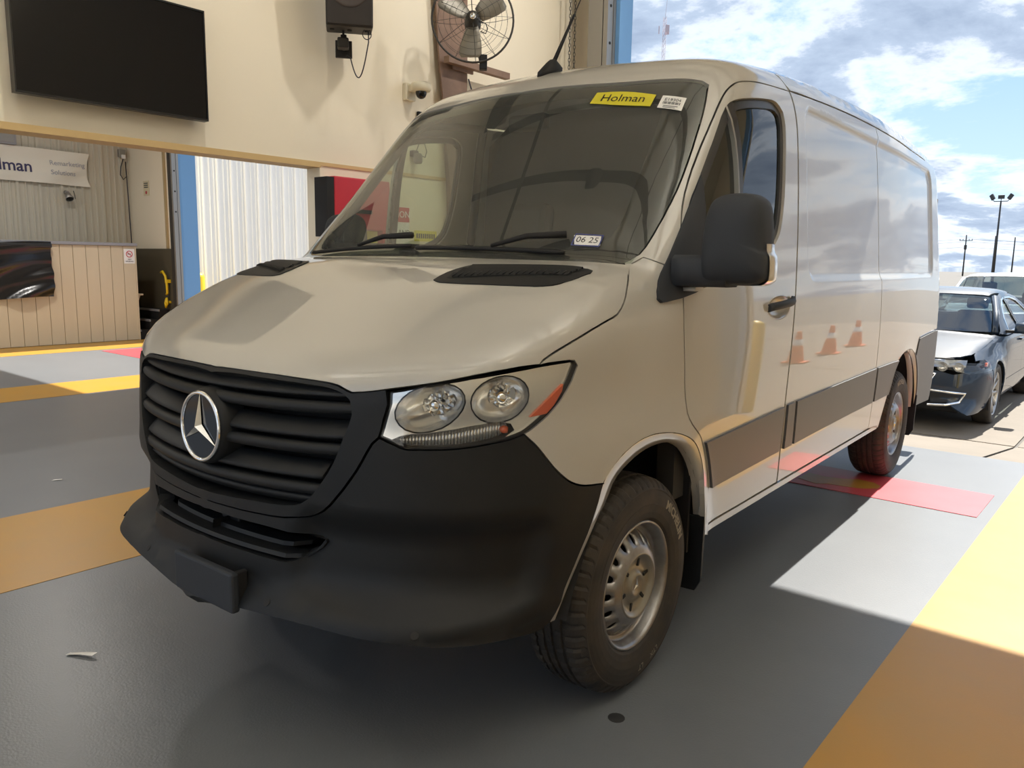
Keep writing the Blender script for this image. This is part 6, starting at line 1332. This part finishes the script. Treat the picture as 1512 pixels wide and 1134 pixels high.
def carfront(K, f, root):
    S3, N3, gN = K['S3'], K['N3'], K['gN']
    hl = N3([(.40, .66), (.55, .655), (.66, .63), (.74, .60)])
    side_ = K['dS'].to3(np.array([(.56, .63), (.58, .70), (.54, .735), (.42, .735), (.34, .71)]), f)
    HLs = np.vstack([hl, side_, N3([(.62, .715), (.50, .695), (.42, .685)])])
    for s in (1, -1):
        sd = 'R' if s > 0 else 'L'
        h = panel('headlight', [HLs], gN, GLOSSB, root, sides=sd, fn=f, res=.05, off=-.03, depth=-1)
        panel('lens', [HLs], gN, LENS, h, sides=sd, fn=f, res=.05, off=.012, depth=.03)
        c_ = HLs.mean(0)
        for u in (.52, .66):
            p = N3([(u, .675)])[0] + (0, .03, 0); MB().lathe([(.0, -.02), (.035, -.015), (.045, .0), (.05, .01)], 18, Matrix.Translation((s * p[0], p[1] - .03, p[2])) @ Matrix.Rotation(-PI / 2, 4, 'Z')).build('projector', REFL, h)
        p = K['dS'].to3([(.50, .69)], f)[0]; MB().rbox(s * p[0] - .02, s * p[0] + .006, .46, .54, .67, .715, .008).build('amber_lamp', AMBER, h)
        fg = N3([(.44, .40), (.60, .41), (.74, .42), (.78, .40), (.72, .31), (.62, .285), (.42, .285)])
        ct = MB(); P = [p * (s, 1, 1) + np.array((0, -.008, 0)) for p in N3([(.42, .43), (.58, .415), (.745, .405), (.70, .315), (.60, .29), (.44, .285)])]
        ct.tube(P, .016, 6); ct.build('fog_trim', CHROME, root)
        panel('fog_recess', [N3([(.44, .405), (.58, .395), (.70, .385), (.66, .325), (.58, .305), (.46, .30)])], gN, BLACK, root, sides=sd, fn=f, res=.05, off=.003, depth=0)
    g = MB()
    P = N3([(-.47, .60), (-.30, .635), (0, .64), (.30, .635), (.47, .60), (.42, .50), (.20, .455), (-.20, .455), (-.42, .50)]) + np.array((0, -.01, 0)); g.tube(P, .014, 6, True); gr = g.build('grille_frame', CHROME, root)
    for z, w_ in ((.60, .42), (.57, .42), (.54, .41), (.51, .39), (.48, .33)):
        MB().tube(N3([(x, z) for x in np.linspace(-w_, w_, 13)]) + np.array((0, -.004, 0)), .007, 5).build('grille_bar', GALV, gr)
    panel('lower_grille', [N3([(0, .40), (.30, .40), (.36, .36), (.30, .27), (0, .265)])], gN, BLACK, root, sides='B', fn=f, res=.06, off=.003, depth=0)
    # crumpled leading edge of the hood
    cr = MB(); g_ = []
    X = np.linspace(-.1, .72, 42)
    for x in X:
        p = N3([(x, .70)])[0]; w_ = .028 * math.sin(17 * x + 1) + .018 * math.sin(41 * x)
        for k in range(7):
            u = k / 6; g_.append((x, p[1] - .03 + .05 * u + .018 * math.sin(u * 6 + 13 * x) * (1 - u), p[2] - .028 + .075 * u + w_ * (u * (1 - u) * 4) * .7))
    cr.add(g_, [(i * 7 + k, i * 7 + k + 1, (i + 1) * 7 + k + 1, (i + 1) * 7 + k) for i in range(41) for k in range(6)], True)
    cr.build('crumpled_edge', mat('bare_crumple', (.30, .32, .35), .25, .7), root, fix=False)
    MB().tube(N3([(x, .735) for x in np.linspace(-.05, .6, 12)]) + np.array((0, .02, .012)), .014, 6).build('hood_gap', BLACK, root)
carfront(K1, fm, car1)
fs = mkcar(([.15, .4, .7, 1.0, 1.08, 1.2, 1.4, 1.66], [.84, .90, .93, .93, .92, .86, .80, .71]), ([.15, .4, .7, .9, 1.02], [.06, .0, .0, .04, .15]),
           ([.05, .2, .6, 1.2, 1.6, 4.0, 4.7], [.93, .99, 1.04, 1.085, 1.10, 1.12, 1.12]), ([1.4, 1.9, 2.4, 3.2, 4.2], [1.50, 1.585, 1.625, 1.63, 1.60]), (1.15, 1.08, 1.45, .16, 3.7), (4.6, 1.1, .6), 4.75, kc=.4)
bs = spl([.9, 1.4, 2.5, 3.6, 4.5], [1.02, 1.05, 1.07, 1.10, 1.12])
car2, K2 = build_car('white_vehicle', (-.08, 13.5, GZ), .0, fs, WHITEPT, 'white vehicle with a wide windscreen parked behind the dark sedan', 'car', dict(
    hw=.93, belt=bs, wy2=3.7, rw=.37, tail=4.75, sill=.32, wsb=1.18, seams=(1.42, 2.50, 3.42), tz=1.1, mir=(1.45, 1.16), rim=GALV, mirm=BLACK,
    hood=[(0, .17), (.40, .21), (.62, .30), (.70, .45), (.76, .9), (.80, 1.25), (.5, 1.20), (0, 1.16)],
    nose=([(0, .93), (.35, .92), (.6, .90), (.70, .88)], [(.42, .90), (.55, .88), (.60, .80), (.57, .55), (.58, .36), (.50, .28), (.35, .25), (.1, .25)]),
    fend=[(1.30, 1.065), (1.1, 1.05), (.8, 1.0), (.6, .95), (.56, .90), (.61, .82)],
    ws=[(0, 1.20, 1.09), (.5, 1.24, 1.09), (.79, 1.32, 1.09), (.76, 1.55, 1.26), (.68, 1.92, 1.52), (.35, 1.88, 1.56), (0, 1.86, 1.57)],
    roof=[(0, 1.90), (.35, 1.92), (.65, 1.97), (.70, 2.5), (.70, 3.4), (.66, 4.1), (.3, 4.16), (0, 4.18)],
    frame=[(1.36, 1.09), (1.6, 1.26), (1.9, 1.46), (2.1, 1.53), (2.5, 1.57), (3.4, 1.575), (4.1, 1.53), (4.35, 1.3), (4.45, 1.14), (4.0, 1.125), (3.0, 1.1), (2.0, 1.075), (1.5, 1.065)],
    wins=[[(1.58, 1.10), (1.75, 1.25), (2.0, 1.42), (2.2, 1.48), (2.42, 1.50), (2.44, 1.11), (2.0, 1.095)], [(2.54, 1.115), (2.52, 1.50), (3.2, 1.50), (3.36, 1.47), (3.40, 1.14), (3.0, 1.125)]],
    rg=[(0, 4.24), (.3, 4.23), (.6, 4.20), (.68, 4.38), (.70, 4.52), (.4, 4.56), (0, 4.57)], trunk=[(0, 4.6), (.4, 4.59), (.74, 4.55), (.74, 4.60), (.70, 4.64), (.3, 4.68), (0, 4.69)]))
for z, w_ in ((.84, .46), (.78, .45), (.72, .43), (.66, .40)):
    MB().tube(K2['N3']([(x, z) for x in np.linspace(-w_, w_, 13)]) + np.array((0, -.008, 0)), .016, 6).build('grille_bar', CHROME, car2)
for s in (1, -1):
    h_ = K2['N3']([(.50, .88), (.66, .87), (.74, .83), (.72, .76), (.52, .78)])
    panel('headlight', [h_], K2['gN'], LENS, car2, sides='R' if s > 0 else 'L', fn=fs, res=.06, off=.008, depth=.02)
light_pole(-16.1, 118, 10.0)
util_pole(-34.6, 200, 8.8, 'dark utility pole with a cross arm left of the floodlight pole')
util_pole(-27.4, 190, 8.2, 'thin utility pole just beside the floodlight pole', False)
util_pole(-26.0, 205, 8.4, 'slender bare pole near the right edge of the frame', False)
util_pole(-42.5, 210, 7.2, 'slender bare pole close to the rear corner of the van', False)
# overhead wires
for z, lab in ((8.0, 'upper overhead wire between the far utility poles'), (7.4, 'middle overhead wire between the far utility poles'), (6.2, 'lower overhead wire between the far utility poles')):
    t = MB().tube([(x, 202.5, z - 1.2 * (1 - ((x + 35) % 60 / 30 - 1) ** 2)) for x in range(-95, 26, 4)], .03, 4).build('overhead_wire', DKSTEEL); tag(t, lab, 'wire')
# lattice tower far beyond
t = empty('lattice_tower', (-170, 300, 0)); tag(t, 'faint tall lattice radio tower far behind the van roof', 'tower')
FAINT = mat('far_tower', (.50, .40, .42), .7); m_ = MB()
for a in (0, 2.1, 4.2): m_.cyl((.9 * math.cos(a), .9 * math.sin(a), -.3), (.7 * math.cos(a), .7 * math.sin(a), 101), .09, 5)
m_.build('leg', FAINT, t, 'stuff'); m_ = MB()
for k, z in enumerate(np.arange(1, 100, 2.0)):
    for a in (0, 2.1, 4.2):
        b = a + 2.1; m_.cyl((.8 * math.cos(a), .8 * math.sin(a), z), (.8 * math.cos(b), .8 * math.sin(b), z + 2), .05, 4, caps=False)
m_.build('brace', FAINT, t, 'stuff')
for z, r in ((96, 2.2), (75, 1.5)):
    m_ = MB()
    for a in range(3):
        m_.rbox(-.9, .9, r - .2, r + .2, z - 1.4, z + 1.4, .1, Matrix.Rotation(a * 2.1, 4, 'Z'))
    m_.build('antenna_array', FAINT, t, 'stuff')
MB().cyl((0, 0, 100), (1.2, 0, 112), .07, 5).build('mast', FAINT, t)
